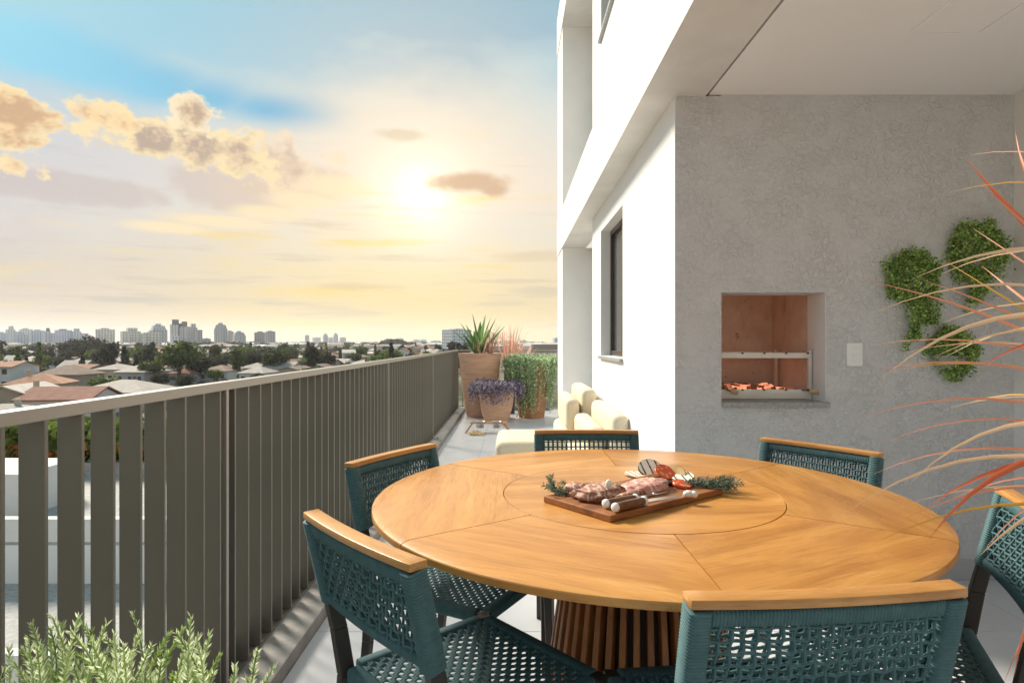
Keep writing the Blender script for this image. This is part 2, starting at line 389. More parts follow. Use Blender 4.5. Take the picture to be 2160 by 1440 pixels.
def lining_fn(t, b):
    v = coords(t); n = t.noise(v, 6, 7, .65); col = t.mix(t.lin(n, .3, .7), (.70, .53, .40, 1), (.90, .75, .62, 1))
    s1 = t.smooth(t.noise(v, 16, 5, .6, .8), .62, .72, 0, .65); col = t.mix(s1, col, (.22, .13, .09, 1))
    s2 = t.smooth(t.noise(t.mapping(v, (1, 1, .35)), 9, 5, .7), .56, .75, 0, .45); col = t.mix(s2, col, (.40, .26, .19, 1)); setc(t, b, col)
    bump(t, b, t.noise(v, 40, 4), .3, .004)
mt['brick_lining'] = M('fire_brick_lining', (.6, .4, .3), .9, fn=lining_fn)
mt['stone_sill'] = M('stone_sill', (.36, .36, .35), .4, fn=speckled((.26, .26, .25), (.46, .46, .45), 60, 3))
mt['switch_plastic'] = M('switch_plastic', (.92, .92, .91), .35)
mt['window_frame'] = M('window_frame', (.075, .055, .045), .4, metal=.4)
mt['glass_dark'] = M('glass_dark', (.10, .10, .105), .06, spec=.9)
mt['board_wood'] = M('board_wood', (.25, .1, .04), .5, fn=wood((.17, .060, .020), (.34, .125, .034), (.42, .18, .06), 2.2, .45))
mt['knife_wood'] = M('knife_wood', (.16, .07, .03), .45, fn=wood((.13, .05, .02), (.22, .095, .04), (.27, .13, .06), 5, .4))
mt['bone_white'] = M('bone_white', (.80, .79, .76), .35)
mt['feeder_wood'] = M('feeder_wood', (.42, .22, .10), .5, fn=wood((.40, .20, .085), (.52, .29, .14), (.58, .35, .19), 2.5, .45))
mt['yarn'] = M('yarn', (.62, .43, .22), .95, fn=speckled((.50, .32, .14), (.74, .56, .34), 30, 3, .6, 120, .005))
mt['garlic'] = M('garlic', (.80, .78, .72), .5)
mt['lime'] = M('leaf_silver', (.2, .3, .2), .5, fn=foliage((.48, .57, .27), (.80, .86, .60)))
mt['sprig_core'] = M('sprig_green', (.15, .25, .06), .5, fn=foliage((.24, .36, .08), (.48, .60, .22)))
mt['stem'] = M('stem', (.10, .08, .04), .8)
mt['agave'] = M('agave', (.12, .22, .07), .45, fn=foliage((.07, .15, .05), (.18, .30, .10)))
mt['pink_grass'] = M('pink_grass', (.6, .3, .2), .6, fn=foliage((.68, .36, .26), (.80, .55, .43)))
mt['purple'] = M('purple_leaf', (.2, .15, .25), .6, fn=foliage((.15, .12, .17), (.42, .36, .44)))
mt['trailing'] = M('trailing_leaf', (.2, .33, .12), .55, fn=foliage((.26, .38, .17), (.64, .74, .48)))
mt['ivy'] = M('ivy_leaf', (.08, .16, .03), .5, fn=foliage((.14, .28, .05), (.54, .70, .24)))
mt['blade_red'] = M('blade_red', (.62, .13, .06), .45, fn=foliage((.62, .11, .05), (.70, .20, .08), spread=.1))
mt['blade_cream'] = M('blade_cream', (.8, .62, .42), .5, fn=foliage((.80, .50, .30), (.86, .64, .40), spread=.1))
mt['blade_ochre'] = M('blade_ochre', (.62, .34, .05), .5, fn=foliage((.60, .32, .05), (.66, .40, .08), spread=.1))
mt['blade_pink'] = M('blade_pink', (.66, .27, .18), .5, fn=foliage((.72, .25, .14), (.80, .36, .22), spread=.1))
mt['tree_leaf'] = M('tree_leaf', (.05, .08, .02), .7, spec=.1, fn=foliage((.045, .058, .022), (.105, .122, .045), (.12, .155, .045), spread=.35))
mt['tree_dark'] = M('tree_dark', (.03, .03, .02), .8, spec=.1, fn=foliage((.034, .036, .022), (.075, .074, .044), spread=.3))
mt['tree_light'] = M('tree_light', (.12, .16, .04), .7, spec=.1, fn=foliage((.09, .13, .03), (.19, .24, .06), spread=.3))
mt['bark'] = M('bark', (.10, .075, .05), .9)
mt['hedge_red'] = M('hedge_flower', (.5, .1, .03), .7, fn=foliage((.45, .09, .02), (.60, .22, .05)))
mt['glass_far'] = M('glass_far', (.035, .04, .05), .3)
mt['coal'] = M('coal', (.05, .03, .025), .9)
def ember_fn(t, b):
    i = t.node('ShaderNodeNewGeometry').outputs['Random Per Island']
    setc(t, b, (.10, .03, .02)); t.put(b.inputs['Emission Color'], (1.0, .33, .17, 1)); t.put(b.inputs['Emission Strength'], t.smooth(i, .45, .95, 0.02, 0.55))
mt['ember'] = M('ember', (.1, .03, .02), .9, fn=ember_fn)

# ================================================================== THE TERRACE AND ITS BUILDING
WY = 3.174        # face of the grey wall
WX = 0.830        # face of the white side wall
BX = 0.665        # outer face of the beam
RWX = 2.549       # wall that closes the covered part
CZ = 2.455        # ceiling
BZ, BT = 2.448, 2.962
FLOOR_H = 2.92

# floor: a mortar bed with separate tiles
floor = obj('terrace_floor', MB().box(-1.02, 6.0, -3.2, 11.30, -.30, -.005), mt['grout'])
tag(floor, 'terrace floor of large pale grey tiles', kind='structure')
TP = 0.85
tile_me = None
xs = [-.811] + [-.34 + TP * k for k in range(0, 4)] + [RWX]
ys = [-3.2 + 0.0] + [2.60 + TP * k for k in range(-6, 11)] + [11.05]
for i in range(len(xs) - 1):
    for j in range(len(ys) - 1):
        x0, x1, y0, y1 = xs[i] + .0012, xs[i + 1] - .0012, ys[j] + .0012, ys[j + 1] - .0012
        if x1 - x0 < .05 or y1 - y0 < .05: continue
        if y0 > WY and x0 > WX + .1: continue
        if y1 > WY and x1 > WX + .2:
            if y0 < WY: y1 = min(y1, WY + .05)
        me_box = MB().box(x0, x1, y0, y1, -.005, 0)
        obj('tile', me_box, mt['tile'], floor, bevel=.001, seg=1)
kerb = obj('kerb', MB().box(-1.02, -.811, -3.2, 11.05, -.004, .057).box(-1.02, .66, 11.05, 11.27, -.004, .057), mt['kerb_concrete'], bevel=.004)
tag(kerb, 'low concrete kerb under the railing', kind='structure')

bld = thing('apartment_building', 'pale apartment building with grey stucco wall, white side wall and deep white beam', 'building')
# grey wall with the barbecue opening
NX0, NX1, NZ0, NZ1 = 1.065, 1.597, .892, 1.4525
gw = MB()
gw.box(WX, NX0, WY, WY + .195, 0, BZ).box(NX1, RWX, WY, WY + .195, 0, BZ + .02)
gw.box(NX0, NX1, WY, WY + .195, 0, NZ0).box(NX0, NX1, WY, WY + .195, NZ1, BZ + .02)
obj('grey_wall', gw, mt['grey_stucco'], bld)
obj('skirting_board', MB().box(WX + .002, RWX, WY - .012, WY - .0005, .001, .1035), mt['skirting'], bld, bevel=.002)
# white side wall with two storeys of window openings
YE = 6.407; YR = 8.278
W0, W1, WZ0, WZ1 = 4.66, 5.80, 1.08, 2.225
side = MB()
X1 = WX + .22
side.box(WX - .002, X1, WY + .197, W0, 0, BZ).box(WX - .002, X1, W1, YE, 0, BZ).box(WX - .002, X1, W0, W1, 0, WZ0).box(WX - .002, X1, W0, W1, WZ1, BZ)
side.box(WX - .002, WX + .003, WY - .0015, WY + .197, 0, BZ)
obj('side_wall', side, mt['white_paint'], bld)
up = MB(); zo = FLOOR_H
up.box(WX, X1, -3.2, 3.6, BT, BZ + zo).box(WX, X1, W1, YE, BT, BZ + zo).box(WX, X1, 3.6, W1, BT, WZ0 + zo).box(WX, X1, 3.6, W1, WZ1 + zo, BZ + zo)
obj('upper_wall', up, mt['white_paint'], bld)
# recessed bay and pillar at the far end
bay = MB().box(BX + .010, 6.0, YR, YR + .85, 0, BZ - .001)
bay.box(BX + .010, 6.0, YR, YR + .85, BT + .001, BZ + zo - .001)
obj('end_pillar', bay, mt['white_paint'], bld)
obj('recess_wall', MB().box(X1 + .02, X1 + .2, YE - .8, YR, 0, BZ - .002).box(X1 + .02, X1 + .2, YE - .8, YR, BT, BZ + zo - .002), mt['white_paint'], bld)
# beams (edge of the floor slabs)
bm_ = MB().box(BX, .985, -3.2, YR + .88, BZ, BT)
obj('beam', bm_, mt['beam_paint'], bld)
obj('upper_beam', MB().box(BX, 1.3, -3.2, YR + .88, BZ + zo, BT + zo), mt['beam_paint'], bld)
# ceiling with its shadow gap
obj('shadow_gap', MB().box(.985, 1.002, -3.2, WY + .1, BZ + .03, BT), mt['dark_metal'], bld)
obj('ceiling', MB().box(1.002, RWX + .2, -3.2, WY + .1, CZ, CZ + .3), mt['ceiling_paint'], bld)
hx0, hx1, hy0, hy1 = 1.609, 1.898, 2.25, 2.541
hf = MB()
for (a, b, c_, d) in ((hx0, hx1, hy1 - .007, hy1), (hx0, hx1, hy0, hy0 + .007), (hx0, hx0 + .007, hy0 + .007, hy1 - .007), (hx1 - .007, hx1, hy0 + .007, hy1 - .007)):
    hf.box(a, b, c_, d, CZ - .004, CZ + .002)
hatch = obj('ceiling_hatch', MB().box(hx0 + .008, hx1 - .008, hy0 + .008, hy1 - .008, CZ - .002, CZ + .01), mt['ceiling_paint'], bld)
obj('hatch_frame', hf, mt['switch_plastic'], hatch)
obj('end_wall', MB().box(RWX, RWX + .2, -.4, WY + .195, 0, CZ - .001), mt['white_paint'], bld)
obj('lower_storeys', MB().box(-1.0, 6.0, -3.2, 11.2, -10.0, -.305), mt['white_paint'], bld)
obj('roof_slab', MB().box(.99, 6.0, -3.2, YR + .8, BT - .2, BT - .002), mt['beam_paint'], bld)
# windows
def wall_window(y0, y1, z0, z1):
    xin = WX + .085
    fr = MB(); t_ = .045
    fr.box(xin, xin + .06, y0, y0 + t_, z0, z1).box(xin, xin + .06, y1 - t_, y1, z0, z1)
    fr.box(xin, xin + .06, y0 + t_, y1 - t_, z0, z0 + t_).box(xin, xin + .06, y0 + t_, y1 - t_, z1 - t_, z1)
    ym = (y0 + y1) / 2
    fr.box(xin + .008, xin + .052, ym - .03, ym + .03, z0 + t_, z1 - t_)
    w = obj('window', fr, mt['window_frame'], bld, bevel=.002, seg=1)
    for (a, b) in ((y0 + t_, ym - .03), (ym + .03, y1 - t_)):
        obj('pane', MB().box(xin + .026, xin + .032, a, b, z0 + t_, z1 - t_), mt['glass_dark'], w)
    obj('sill', MB().box(WX - .03, xin, y0 - .02, y1 + .02, z0 - .028, z0 - .002), mt['stone_sill'], w, bevel=.002, seg=1)
wall_window(W0, W1, WZ0, WZ1)
wall_window(3.6, W1, WZ0 + zo, WZ1 + zo)
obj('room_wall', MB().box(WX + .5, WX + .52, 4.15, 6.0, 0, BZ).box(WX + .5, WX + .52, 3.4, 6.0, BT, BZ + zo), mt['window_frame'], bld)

# barbecue recess: lining of fire-brick slabs
rec = obj('barbecue_recess', MB().box(NX0 - .12, NX0 - .001, WY + .196, 3.99, NZ0 - .05, NZ1 + .45).box(NX1 + .012, NX1 + .13, WY + .196, 3.99, NZ0 - .05, NZ1 + .45)
          .box(NX0 - .001, NX1 + .012, 3.867, 3.99, NZ0 - .05, NZ1 + .45).box(NX0 - .12, NX1 + .13, WY + .196, 3.99, NZ0 - .14, NZ0 - .051)
          .box(NX0 - .12, NX1 + .13, WY + .196, 3.99, NZ1 + .05, NZ1 + .17), mt['brick_lining'], bld)
obj('reveal', MB().box(NX1 - .004, NX1 - .0005, WY + .001, WY + .195, NZ0, NZ1), mt['white_paint'], rec)
obj('stone_ledge', MB().box(NX0 + .002, NX1 + .012, WY - .022, WY + .30, NZ0 - .022, NZ0 + .006), mt['stone_sill'], rec, bevel=.002)

# light switch
sw0 = aty(1785, 772, WY); sw1 = aty(1818, 723, WY)
sw = thing('light_switch', 'white double light switch on the grey wall beside the barbecue', 'switch', ((sw0.x + sw1.x) / 2, WY, (sw0.z + sw1.z) / 2))
hw, hh = (sw1.x - sw0.x) / 2, (sw1.z - sw0.z) / 2
obj('plate', MB().box(-hw, hw, -.009, -.0005, -hh, hh), mt['switch_plastic'], sw, bevel=.002)
for k in (-1, 1):
    obj('rocker', MB().box(-.014, .022, -.013, -.0095, k * .018 - .016, k * .018 + .016), mt['switch_plastic'], sw, bevel=.0015)

# ------------------------------------------------------------------ barbecue rack and skewers
rack = thing('barbecue_rack', 'pale steel grill rack standing in the barbecue recess', 'grill', (0, 0, 0))
gx0, gx1 = NX0 + .004, 1.588
yb0, yb1 = WY + .13, WY + .58
def zpx(py, Y): return H - (py - 722) / F * Y
zt = zpx(744, yb0); zb = zpx(755, yb0)
bar = MB().box(gx0, gx1 - .02, yb0, yb0 + .006, zb, zt)
obj('upper_bar', bar, mt['grill_steel'], rack)
obj('upper_bar', MB().box(gx0, gx1 - .02, yb1, yb1 + .006, zb, zt), mt['grill_steel'], rack)
z2t, z2b = zpx(821, yb0), zpx(841, yb0)
obj('lower_bar', MB().box(gx0, gx1 - .02, yb0, yb0 + .006, z2b, z2t), mt['grill_steel'], rack)
obj('lower_bar', MB().box(gx0, gx1 - .02, yb1, yb1 + .006, z2b, z2t), mt['grill_steel'], rack)
for y in (yb0 + .008, yb1 - .018):
    obj('upright', MB().box(gx1 - .020, gx1 - .002, y - .008, y + .010, NZ0 + .0065, zt + .012), mt['grill_steel'], rack)
    obj('upright', MB().box(gx0, gx0 + .016, y - .001, y + .012, NZ0 + .0065, zt + .012), mt['grill_steel'], rack)
obj('tray', MB().box(gx0, gx1 - .02, yb0 + .01, yb1 - .01, NZ0 + .008, NZ0 + .016), mt['brick_lining'], rack)
obj('side_bar', MB().box(gx1 - .016, gx1 - .010, yb0 + .02, yb1 - .03, zb, zt), mt['grill_steel'], rack)
studs = MB()
for k in range(5):
    x = gx0 + .03 + k * .115
    for (z, y) in ((zt, yb0 - .003), (z2t, yb0 - .003)):
        studs.box(x, x + .010, y - .002, y + .0025, z - .006, z + .002)
obj('notch', studs, mt['dark_metal'], rack)['kind'] = 'stuff'
# bed of glowing charcoal
coal = MB()
for k in range(260):
    x = random.uniform(gx0 + .02, gx1 - .10); y = random.uniform(yb0 + .04, yb1 - .05); s = random.uniform(.008, .017)
    z = z2t - .014 + random.uniform(0, .012)
    vs = [(x + s * random.uniform(.6, 1.1) * a, y + s * random.uniform(.6, 1.1) * b_, z + s * random.uniform(.6, 1.0) * c_) for c_ in (-1, 1) for (a, b_) in ((-1, -1), (1, -1), (1, 1), (-1, 1))]
    coal.hexa(vs[:4], vs[4:])
tag(obj('charcoal', coal, mt['ember']), 'bed of glowing red charcoal in the barbecue', 'charcoal', kind='stuff')
obj('grate', MB().box(gx0 + .018, gx1 - .022, yb0 + .02, yb1 - .02, z2t - .040, z2t - .034), mt['dark_metal'], rack)
def skewer(h0, h1, tip, label):
    s = thing('skewer', label, 'skewer', h0, 0, 'skewers laid across the grill')
    d = Vector(h1) - Vector(h0); t_ = Vector(tip) - Vector(h0)
    obj('handle', MB().tube([d * 0, d * .12, d * .5, d * .85, d], [.007, .011, .013, .012, .006], 10), mt['yarn'], s, smooth=True)
    obj('spike', MB().tube([d * .0, t_], [.0028, .0018], 6), mt['dark_metal'], s)
yy = yb0 - .04
skewer(aty(1708, 824, yy), aty(1731, 828, yy - .02), (1.30, yb1 - .05, z2t + .012), 'wooden-handled skewer pointing out of the barbecue beside its end post')
skewer(aty(1541, 824, yy), aty(1558, 829, yy - .02), (1.075, yb1 - .1, z2t + .012), 'wooden-handled skewer under the charcoal at the far end from the switch')

# ------------------------------------------------------------------ railing
RX = -.935; RZ0, RZ1 = 1.043, 1.070; SD = .055; ST = .0105; PITCH = .1077
rail = thing('railing', 'bronze metal railing of upright slats along the terrace edge', 'railing', (RX, 0, 0))
YE_R = 11.15
obj('top_rail', MB().box(-.040, .0, -3.0, YE_R, RZ0, RZ1), mt['rail_metal'], rail, bevel=.0015, seg=1)
obj('bottom_rail', MB().box(-.048, -.010, -3.0, YE_R, .057, .069), mt['bronze_metal'], rail)
obj('lower_plate', MB().box(-.066, -.061, -3.0, YE_R, .010, .135), mt['bronze_metal'], rail)
slat_me = MB().box(-SD, -.001, 0, ST, .070, RZ0 + .001).mesh('slat'); bevel_mesh(slat_me, .0012, 1)
y = 1.255 - PITCH * 30
posts = [2.06 - 2.71 * 1, 2.06, 2.06 + 2.71, 2.06 + 2.71 * 2, 2.06 + 2.71 * 3]
k = 0
while y < YE_R - .06:
    link('slat', slat_me, mt['bronze_metal'], rail, (0, y, 0)); y += PITCH
post_me = MB().box(-.050, .0005, -.008, .010, .060, RZ0 + .001).mesh('post'); bevel_mesh(post_me, .001, 1)
seal_me = MB().box(-.045, -.006, -.0295, -.0255, .071, RZ0).mesh('post_channel')
for py_ in posts:
    p_ = link('post', post_me, mt['rail_metal'], rail, (0, py_, 0))
    link('channel', seal_me, mt['dark_seal'], p_, (0, 0, 0)); link('channel', seal_me, mt['dark_seal'], p_, (0, .055, 0))
    link('anchor_bolt', MB().lathe([(.012, 0), (.012, .006), (.006, .010)], 8).mesh('anchor_bolt'), mt['dark_metal'], p_, (.05, 0, .0575))
far = thing('railing', 'short bronze railing across the far end behind the terracotta pots', 'railing', (0, YE_R, 0))
obj('top_rail', MB().box(RX + .002, BX + .3, 0.001, .04, RZ0, RZ1), mt['rail_metal'], far, bevel=.0015, seg=1)
obj('bottom_rail', MB().box(RX + .002, BX + .3, .004, .042, .057, .069), mt['bronze_metal'], far)
slat2 = MB().box(0, ST, .001, SD, .070, RZ0 + .001).mesh('slat')
x = RX + .06
while x < BX + .25:
    link('slat', slat2, mt['bronze_metal'], far, (x, 0, 0)); x += PITCH

# ================================================================== ROUND TABLE
TZ = .756; TX, TY = .377, 1.851; TR = .772; TI = .400
table = thing('round_table', 'round honey-coloured wooden dining table with a fluted slat pedestal', 'table', (TX, TY, 0))
angs = [-90, -36, 36, 90, 144, 216]
def sector(a0, a1, r0, r1, gap, mid):
    """table leaf between two angles; built with its chord along local X so that the grain runs that way"""
    n = 26; mb = MB()
    prof = [(r0, -.028), (r0, -.0008), (r0 + .0012, 0), (r1 - .020, 0), (r1 - .0015, -.0065), (r1, -.009), (r1, -.0215), (r1 - .002, -.0235), (r1 - .045, -.030)]
    vs = []
    for i in range(n + 1):
        for (r, z) in prof:
            g = gap / max(r, .05)
            a = radians(a0) + g + (radians(a1 - a0) - 2 * g) * i / n - radians(mid) + pi / 2
            vs.append((r * cos(a), r * sin(a), z))
    m = len(prof)
    fs = [(i * m + k, i * m + (k + 1) % m, (i + 1) * m + (k + 1) % m, (i + 1) * m + k) for i in range(n) for k in range(m)]
    fs.append(tuple(range(m - 1, -1, -1))); fs.append(tuple(n * m + k for k in range(m)))
    return mb.add(vs, [tuple(reversed(f)) for f in fs])
for k in range(6):
    a0, a1 = angs[k], angs[(k + 1) % 6]
    if a1 <= a0: a1 += 360
    mid = (a0 + a1) / 2
    o = obj('tabletop_leaf', sector(a0, a1, TI + .0016, TR, .0016, mid), mt['table_wood'], table, (0, 0, TZ), (0, 0, radians(mid) - pi / 2), ang=25)
disc = obj('turntable', MB().lathe([(.002, -.026), (TI - .001, -.026), (TI - .0002, -.001), (TI - .0012, 0.0004), (.0005, 0.0004)], 96), mt['table_wood'], table, (0, 0, TZ), (0, 0, radians(6)), ang=25)
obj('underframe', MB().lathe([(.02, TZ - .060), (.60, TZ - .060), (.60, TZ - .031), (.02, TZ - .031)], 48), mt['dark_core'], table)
NS = 42
for k in range(NS):
    a = 2 * pi * k / NS
    def rr(z): return .188 + (.72 - z) * .145
    w = .0085
    pts_b, pts_t = [], []
    for z, lst in ((.012, pts_b), (TZ - .061, pts_t)):
        r = rr(z)
        for (dr, dw) in ((-.022, -w), (.012, -w), (.012, w), (-.022, w)):
            lst.append((r + dr, dw * r / .24, z))
    if k == 0:
        sl = MB().hexa(pts_b, pts_t).mesh('pedestal_slat'); bevel_mesh(sl, .0015, 1)
        # grain along the slat: swap axes through the material's mapping by rotating the object
    link('pedestal_slat', sl, mt['slat_wood'], table, (0, 0, 0), (0, 0, a))
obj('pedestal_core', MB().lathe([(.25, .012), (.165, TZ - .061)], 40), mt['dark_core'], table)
obj('pedestal_base', MB().lathe([(.300, .0005), (.302, .004), (.302, .011), (.298, .012)], 64), mt['dark_metal'], table)

# ================================================================== ROPE CHAIRS
CW = .455; CH = .813; SZ = .435; PB = .600
def bow(x): return -.013 * (1 - (2 * x / CW) ** 2)                  # the back curves away from the sitter
def backp(x, z, w=0.0):
    """point on the back panel: x across, z up, w proud towards the back (-Y)"""
    tilt = (CH - z) * .235
    return Vector((x, tilt + bow(x) - w - .004, z))
def wrap(mb, path, hw, hd, pitch, side):
    """rope wound closely round a bar: ribbed rounded section swept along the path; hw/hd half sizes, side(i)->two axes"""
    n = 8; vs = []; L = sum((path[i + 1] - path[i]).length for i in range(len(path) - 1))
    m = int(L / pitch) * 4
    def pos(s):
        s *= L
        for i in range(len(path) - 1):
            l = (path[i + 1] - path[i]).length
            if s <= l or i == len(path) - 2: return path[i].lerp(path[i + 1], min(1, s / l)), (path[i + 1] - path[i]).normalized()
            s -= l
    for i in range(m + 1):
        p, d = pos(i / m); a, b = side(d); k = 1.0 + (.0011 if i % 2 else -.0011) / hw * 1.0
        for q in range(n):
            th = 2 * pi * (q + .5) / n; cx, cy = cos(th), sin(th)
            ex = (abs(cx) ** .45) * (1 if cx > 0 else -1); ey = (abs(cy) ** .45) * (1 if cy > 0 else -1)
            add = (-.0016, .0008, .0014, .0008)[i % 4]
            vs.append(p + a * (ex * (hw + add)) + b * (ey * (hd + add)))
    fs = [(i * n + q, i * n + (q + 1) % n, (i + 1) * n + (q + 1) % n, (i + 1) * n + q) for i in range(m) for q in range(n)]
    fs.append(tuple(range(n - 1, -1, -1))); fs.append(tuple(m * n + q for q in range(n)))
    mb.add(vs, fs)
def strand(mb, fn, n, r): mb.tube([fn(i / n) for i in range(n + 1)], r, 5, False)

def make_chair():
    root = thing('rope_chair', 'x', 'chair')
    hx = CW / 2
    # wooden top rail
    mb = MB(); n = 14
    for i in range(n):
        xa, xb = -hx + CW * i / n, -hx + CW * (i + 1) / n
        ba, bb = bow(xa), bow(xb)
    vs = []
    for i in range(n + 1):
        x = -hx + CW * i / n; y0 = bow(x)
        for (dy, z) in ((-.019, CH - .0165), (.019, CH - .0155), (.019, CH), (-.019, CH - .001)): vs.append((x, y0 + dy, z))
    fs = [(i * 4 + k, i * 4 + (k + 1) % 4, (i + 1) * 4 + (k + 1) % 4, (i + 1) * 4 + k) for i in range(n) for k in range(4)]
    fs += [(3, 2, 1, 0), tuple(n * 4 + k for k in range(4))]
    mb.add(vs, [tuple(reversed(f)) for f in fs])
    obj('top_rail', mb, mt['edge_wood'], root, bevel=.0025, seg=2, ang=40)
    # posts, legs
    for s in (-1, 1):
        x = s * (hx - .017)
        p_top, p_mid, p_bot = backp(x, CH - .018), backp(x, .50), Vector((x, .080, SZ - .02))
        def sq(p, w, d): return [(p.x - w, p.y - d, p.z), (p.x + w, p.y - d, p.z), (p.x + w, p.y + d, p.z), (p.x - w, p.y + d, p.z)]
        leg = MB(); secs = [sq(Vector((x, .035, 0)), .010, .013), sq(Vector((x, .066, .25)), .012, .016), sq(p_bot, .013, .018), sq(backp(x, .53), .013, .0175), sq(p_top, .012, .014)]
        for a, b in zip(secs[:-1], secs[1:]): leg.hexa(a, b)
        obj('leg', leg, mt['dark_metal'], root, bevel=.002, seg=1)
        leg = MB(); xf = s * (hx - .016)
        leg.hexa(sq(Vector((xf, .512, 0)), .010, .010), sq(Vector((xf, .500, SZ - .044)), .014, .016)).hexa(sq(Vector((xf, .500, SZ - .044)), .014, .016), sq(Vector((xf, .500, SZ - .004)), .015, .017))
        obj('leg', leg, mt['dark_metal'], root, bevel=.002, seg=1)
    # rope wound round the back frame
    mb = MB(); X = Vector((1, 0, 0))
    for s in (-1, 1):
        path = [backp(s * (hx - .017), PB + (CH - .018 - PB) * i / 6) for i in range(7)]
        wrap(mb, path, .019, .021, .0058, lambda d: (X, d.cross(X)))
    N = 10
    path = [backp(-hx + .036 + (CW - .072) * i / N, CH - .032) for i in range(N + 1)]
    wrap(mb, path, .015, .0145, .0058, lambda d: (Vector((0, .23, -.97)).normalized(), d.cross(Vector((0, .23, -.97)).normalized())))
    path = [backp(-hx + .036 + (CW - .072) * i / N, PB + .012) for i in range(N + 1)]
    wrap(mb, path, .012, .013, .0058, lambda d: (Vector((0, .23, -.97)).normalized(), d.cross(Vector((0, .23, -.97)).normalized())))
    obj('rope_binding', mb, mt['rope'], root, smooth=True)
    # woven back: two faces of crossing strands
    mb = MB(); p = .0205; x0, x1 = -hx + .030, hx - .030; z0, z1 = PB + .018, CH - .042
    nu, nv = int((x1 - x0) / p), int((z1 - z0) / p)
    for (w0, ox, amp) in ((.008, 0.0, .0032), (-.008, .35, .0032)):
        for i in range(nu + 1):
            xx = x0 + (x1 - x0) * (i + ox * .6) / (nu + .6)
            strand(mb, lambda u, xx=xx, i=i: backp(xx, z0 - .004 + (z1 - z0 + .012) * u, w0 + amp * cos(pi * (u * (nv + .5) + i))), nv * 3, .0030)
        for j in range(nv):
            zz = z0 + (z1 - z0) * (j + .5 + .3 * ox) / nv
            for dz in (0.0,):
                strand(mb, lambda u, zz=zz, j=j: backp(x0 - .004 + (x1 - x0 + .008) * u, zz + dz, w0 - amp * cos(pi * (u * nu + j + .5))), nu * 3, .0029)
    obj('woven_back', mb, mt['rope'], root, smooth=True)
    # seat frame bound with rope, woven seat
    mb = MB(); fy, by = .500, .090; zc = SZ - .018
    Z = Vector((0, 0, 1))
    for s in (-1, 1):
        wrap(mb, [Vector((s * (hx - .018), by + .022, zc)), Vector((s * (hx - .018), fy - .022, zc))], .016, .017, .0058, lambda d: (X, Z))
    wrap(mb, [Vector((-hx + .034, fy, zc)), Vector((hx - .034, fy, zc))], .017, .017, .0058, lambda d: (Vector((0, 1, 0)), Z))
    wrap(mb, [Vector((-hx + .034, by, zc)), Vector((hx - .034, by, zc))], .017, .017, .0058, lambda d: (Vector((0, 1, 0)), Z))
    obj('seat_binding', mb, mt['rope'], root, smooth=True)
    mb = MB(); p = .0165; x0, x1 = -hx + .032, hx - .032; y0, y1 = by + .014, fy - .014; nu, nv = int((x1 - x0) / p), int((y1 - y0) / p)
    def sp(x, y, w): return Vector((x, y, SZ - .008 - .012 * (1 - ((x) / hx) ** 2) * sin(pi * (y - by) / (fy - by)) + w))
    for i in range(nu):
        xx = x0 + (x1 - x0) * (i + .5) / nu
        for dx in (-.003, .003):
            strand(mb, lambda u: sp(xx + dx, y0 + (y1 - y0) * u, .003 * cos(pi * (u * nv + i))), nv * 2, .0029)
    for j in range(nv):
        yy_ = y0 + (y1 - y0) * (j + .5) / nv
        strand(mb, lambda u: sp(x0 + (x1 - x0) * u, yy_, -.003 * cos(pi * (u * nu + j))), nu * 2, .0030)
    obj('woven_seat', mb, mt['rope'], root, smooth=True)
    return root
chair0 = make_chair(); ch_tree = remember(chair0)
def place(o, mid, face, label):
    o.location = (mid[0], mid[1], 0); o.rotation_euler = (0, 0, atan2(face[1], face[0]) - pi / 2)
    o['label'] = label; o['group'] = 'rope chairs round the table'; o['category'] = 'chair'
spots = [((-.314, 1.277), (.751, .66), 'teal rope chair beside the railing, its woven seat in full view'),
         ((-.413, 2.211), (.873, -.487), 'teal rope chair tucked between the railing and the table, facing the barbecue wall'),
         ((.330, 2.764), (.0, -1.0), 'teal rope chair across the table in front of the cream sofa'),
         ((1.162, 2.376), (-.797, -.603), 'teal rope chair between the table and the grey wall, under the light switch'),
         ((.495, .985), (-.105, .994), 'teal rope chair with its back to the camera at the table front'),
         ((1.223, 1.472), (-.91, .414), 'teal rope chair half behind the red-leaved plant')]
for i, (m_, f_, lb) in enumerate(spots):
    o = chair0 if i == 0 else copy_tree(chair0, None, ch_tree)
    place(o, m_, f_, lb)

# ================================================================== FOOD ON THE TABLE
def blob(nx, ny, nz, seed, amp, fq=1.0, nu=28, nv=16, flat=0.0, power=1.0):
    """rounded lump with an uneven surface; half sizes nx, ny, nz"""
    mb = MB(); vs = []
    for j in range(nv + 1):
        ph = pi * j / nv
        for i in range(nu):
            th = 2 * pi * i / nu
            d = Vector((sin(ph) * cos(th), sin(ph) * sin(th), cos(ph)))
            k = 1 + amp * fbm(d * fq * 2.2 + Vector((seed, seed * 1.7, 0)), 4)
            e = Vector([(abs(c_) ** power) * (1 if c_ > 0 else -1) for c_ in d])
            vs.append((e.x * nx * k, e.y * ny * k, max(e.z * nz * k, -nz * (1 - flat))))
    fs = [(j * nu + i, (j + 1) * nu + i, (j + 1) * nu + (i + 1) % nu, j * nu + (i + 1) % nu) for j in range(nv) for i in range(nu)]
    return mb.add(vs, fs)
bu, bv = Vector((.792, .610, 0)), Vector((-.610, .792, 0))
bz = TZ + .0006
bc = Vector((.3535, 1.7825, bz)); brz = atan2(.610, .792)
board = thing('cutting_board', 'dark wooden cutting board with a handle, laid on the table', 'cutting board', bc, brz)
mb = MB().box(-.2365, .2365, -.127, .127, 0, .018)
obj('slab', mb, mt['board_wood'], board, bevel=.003)
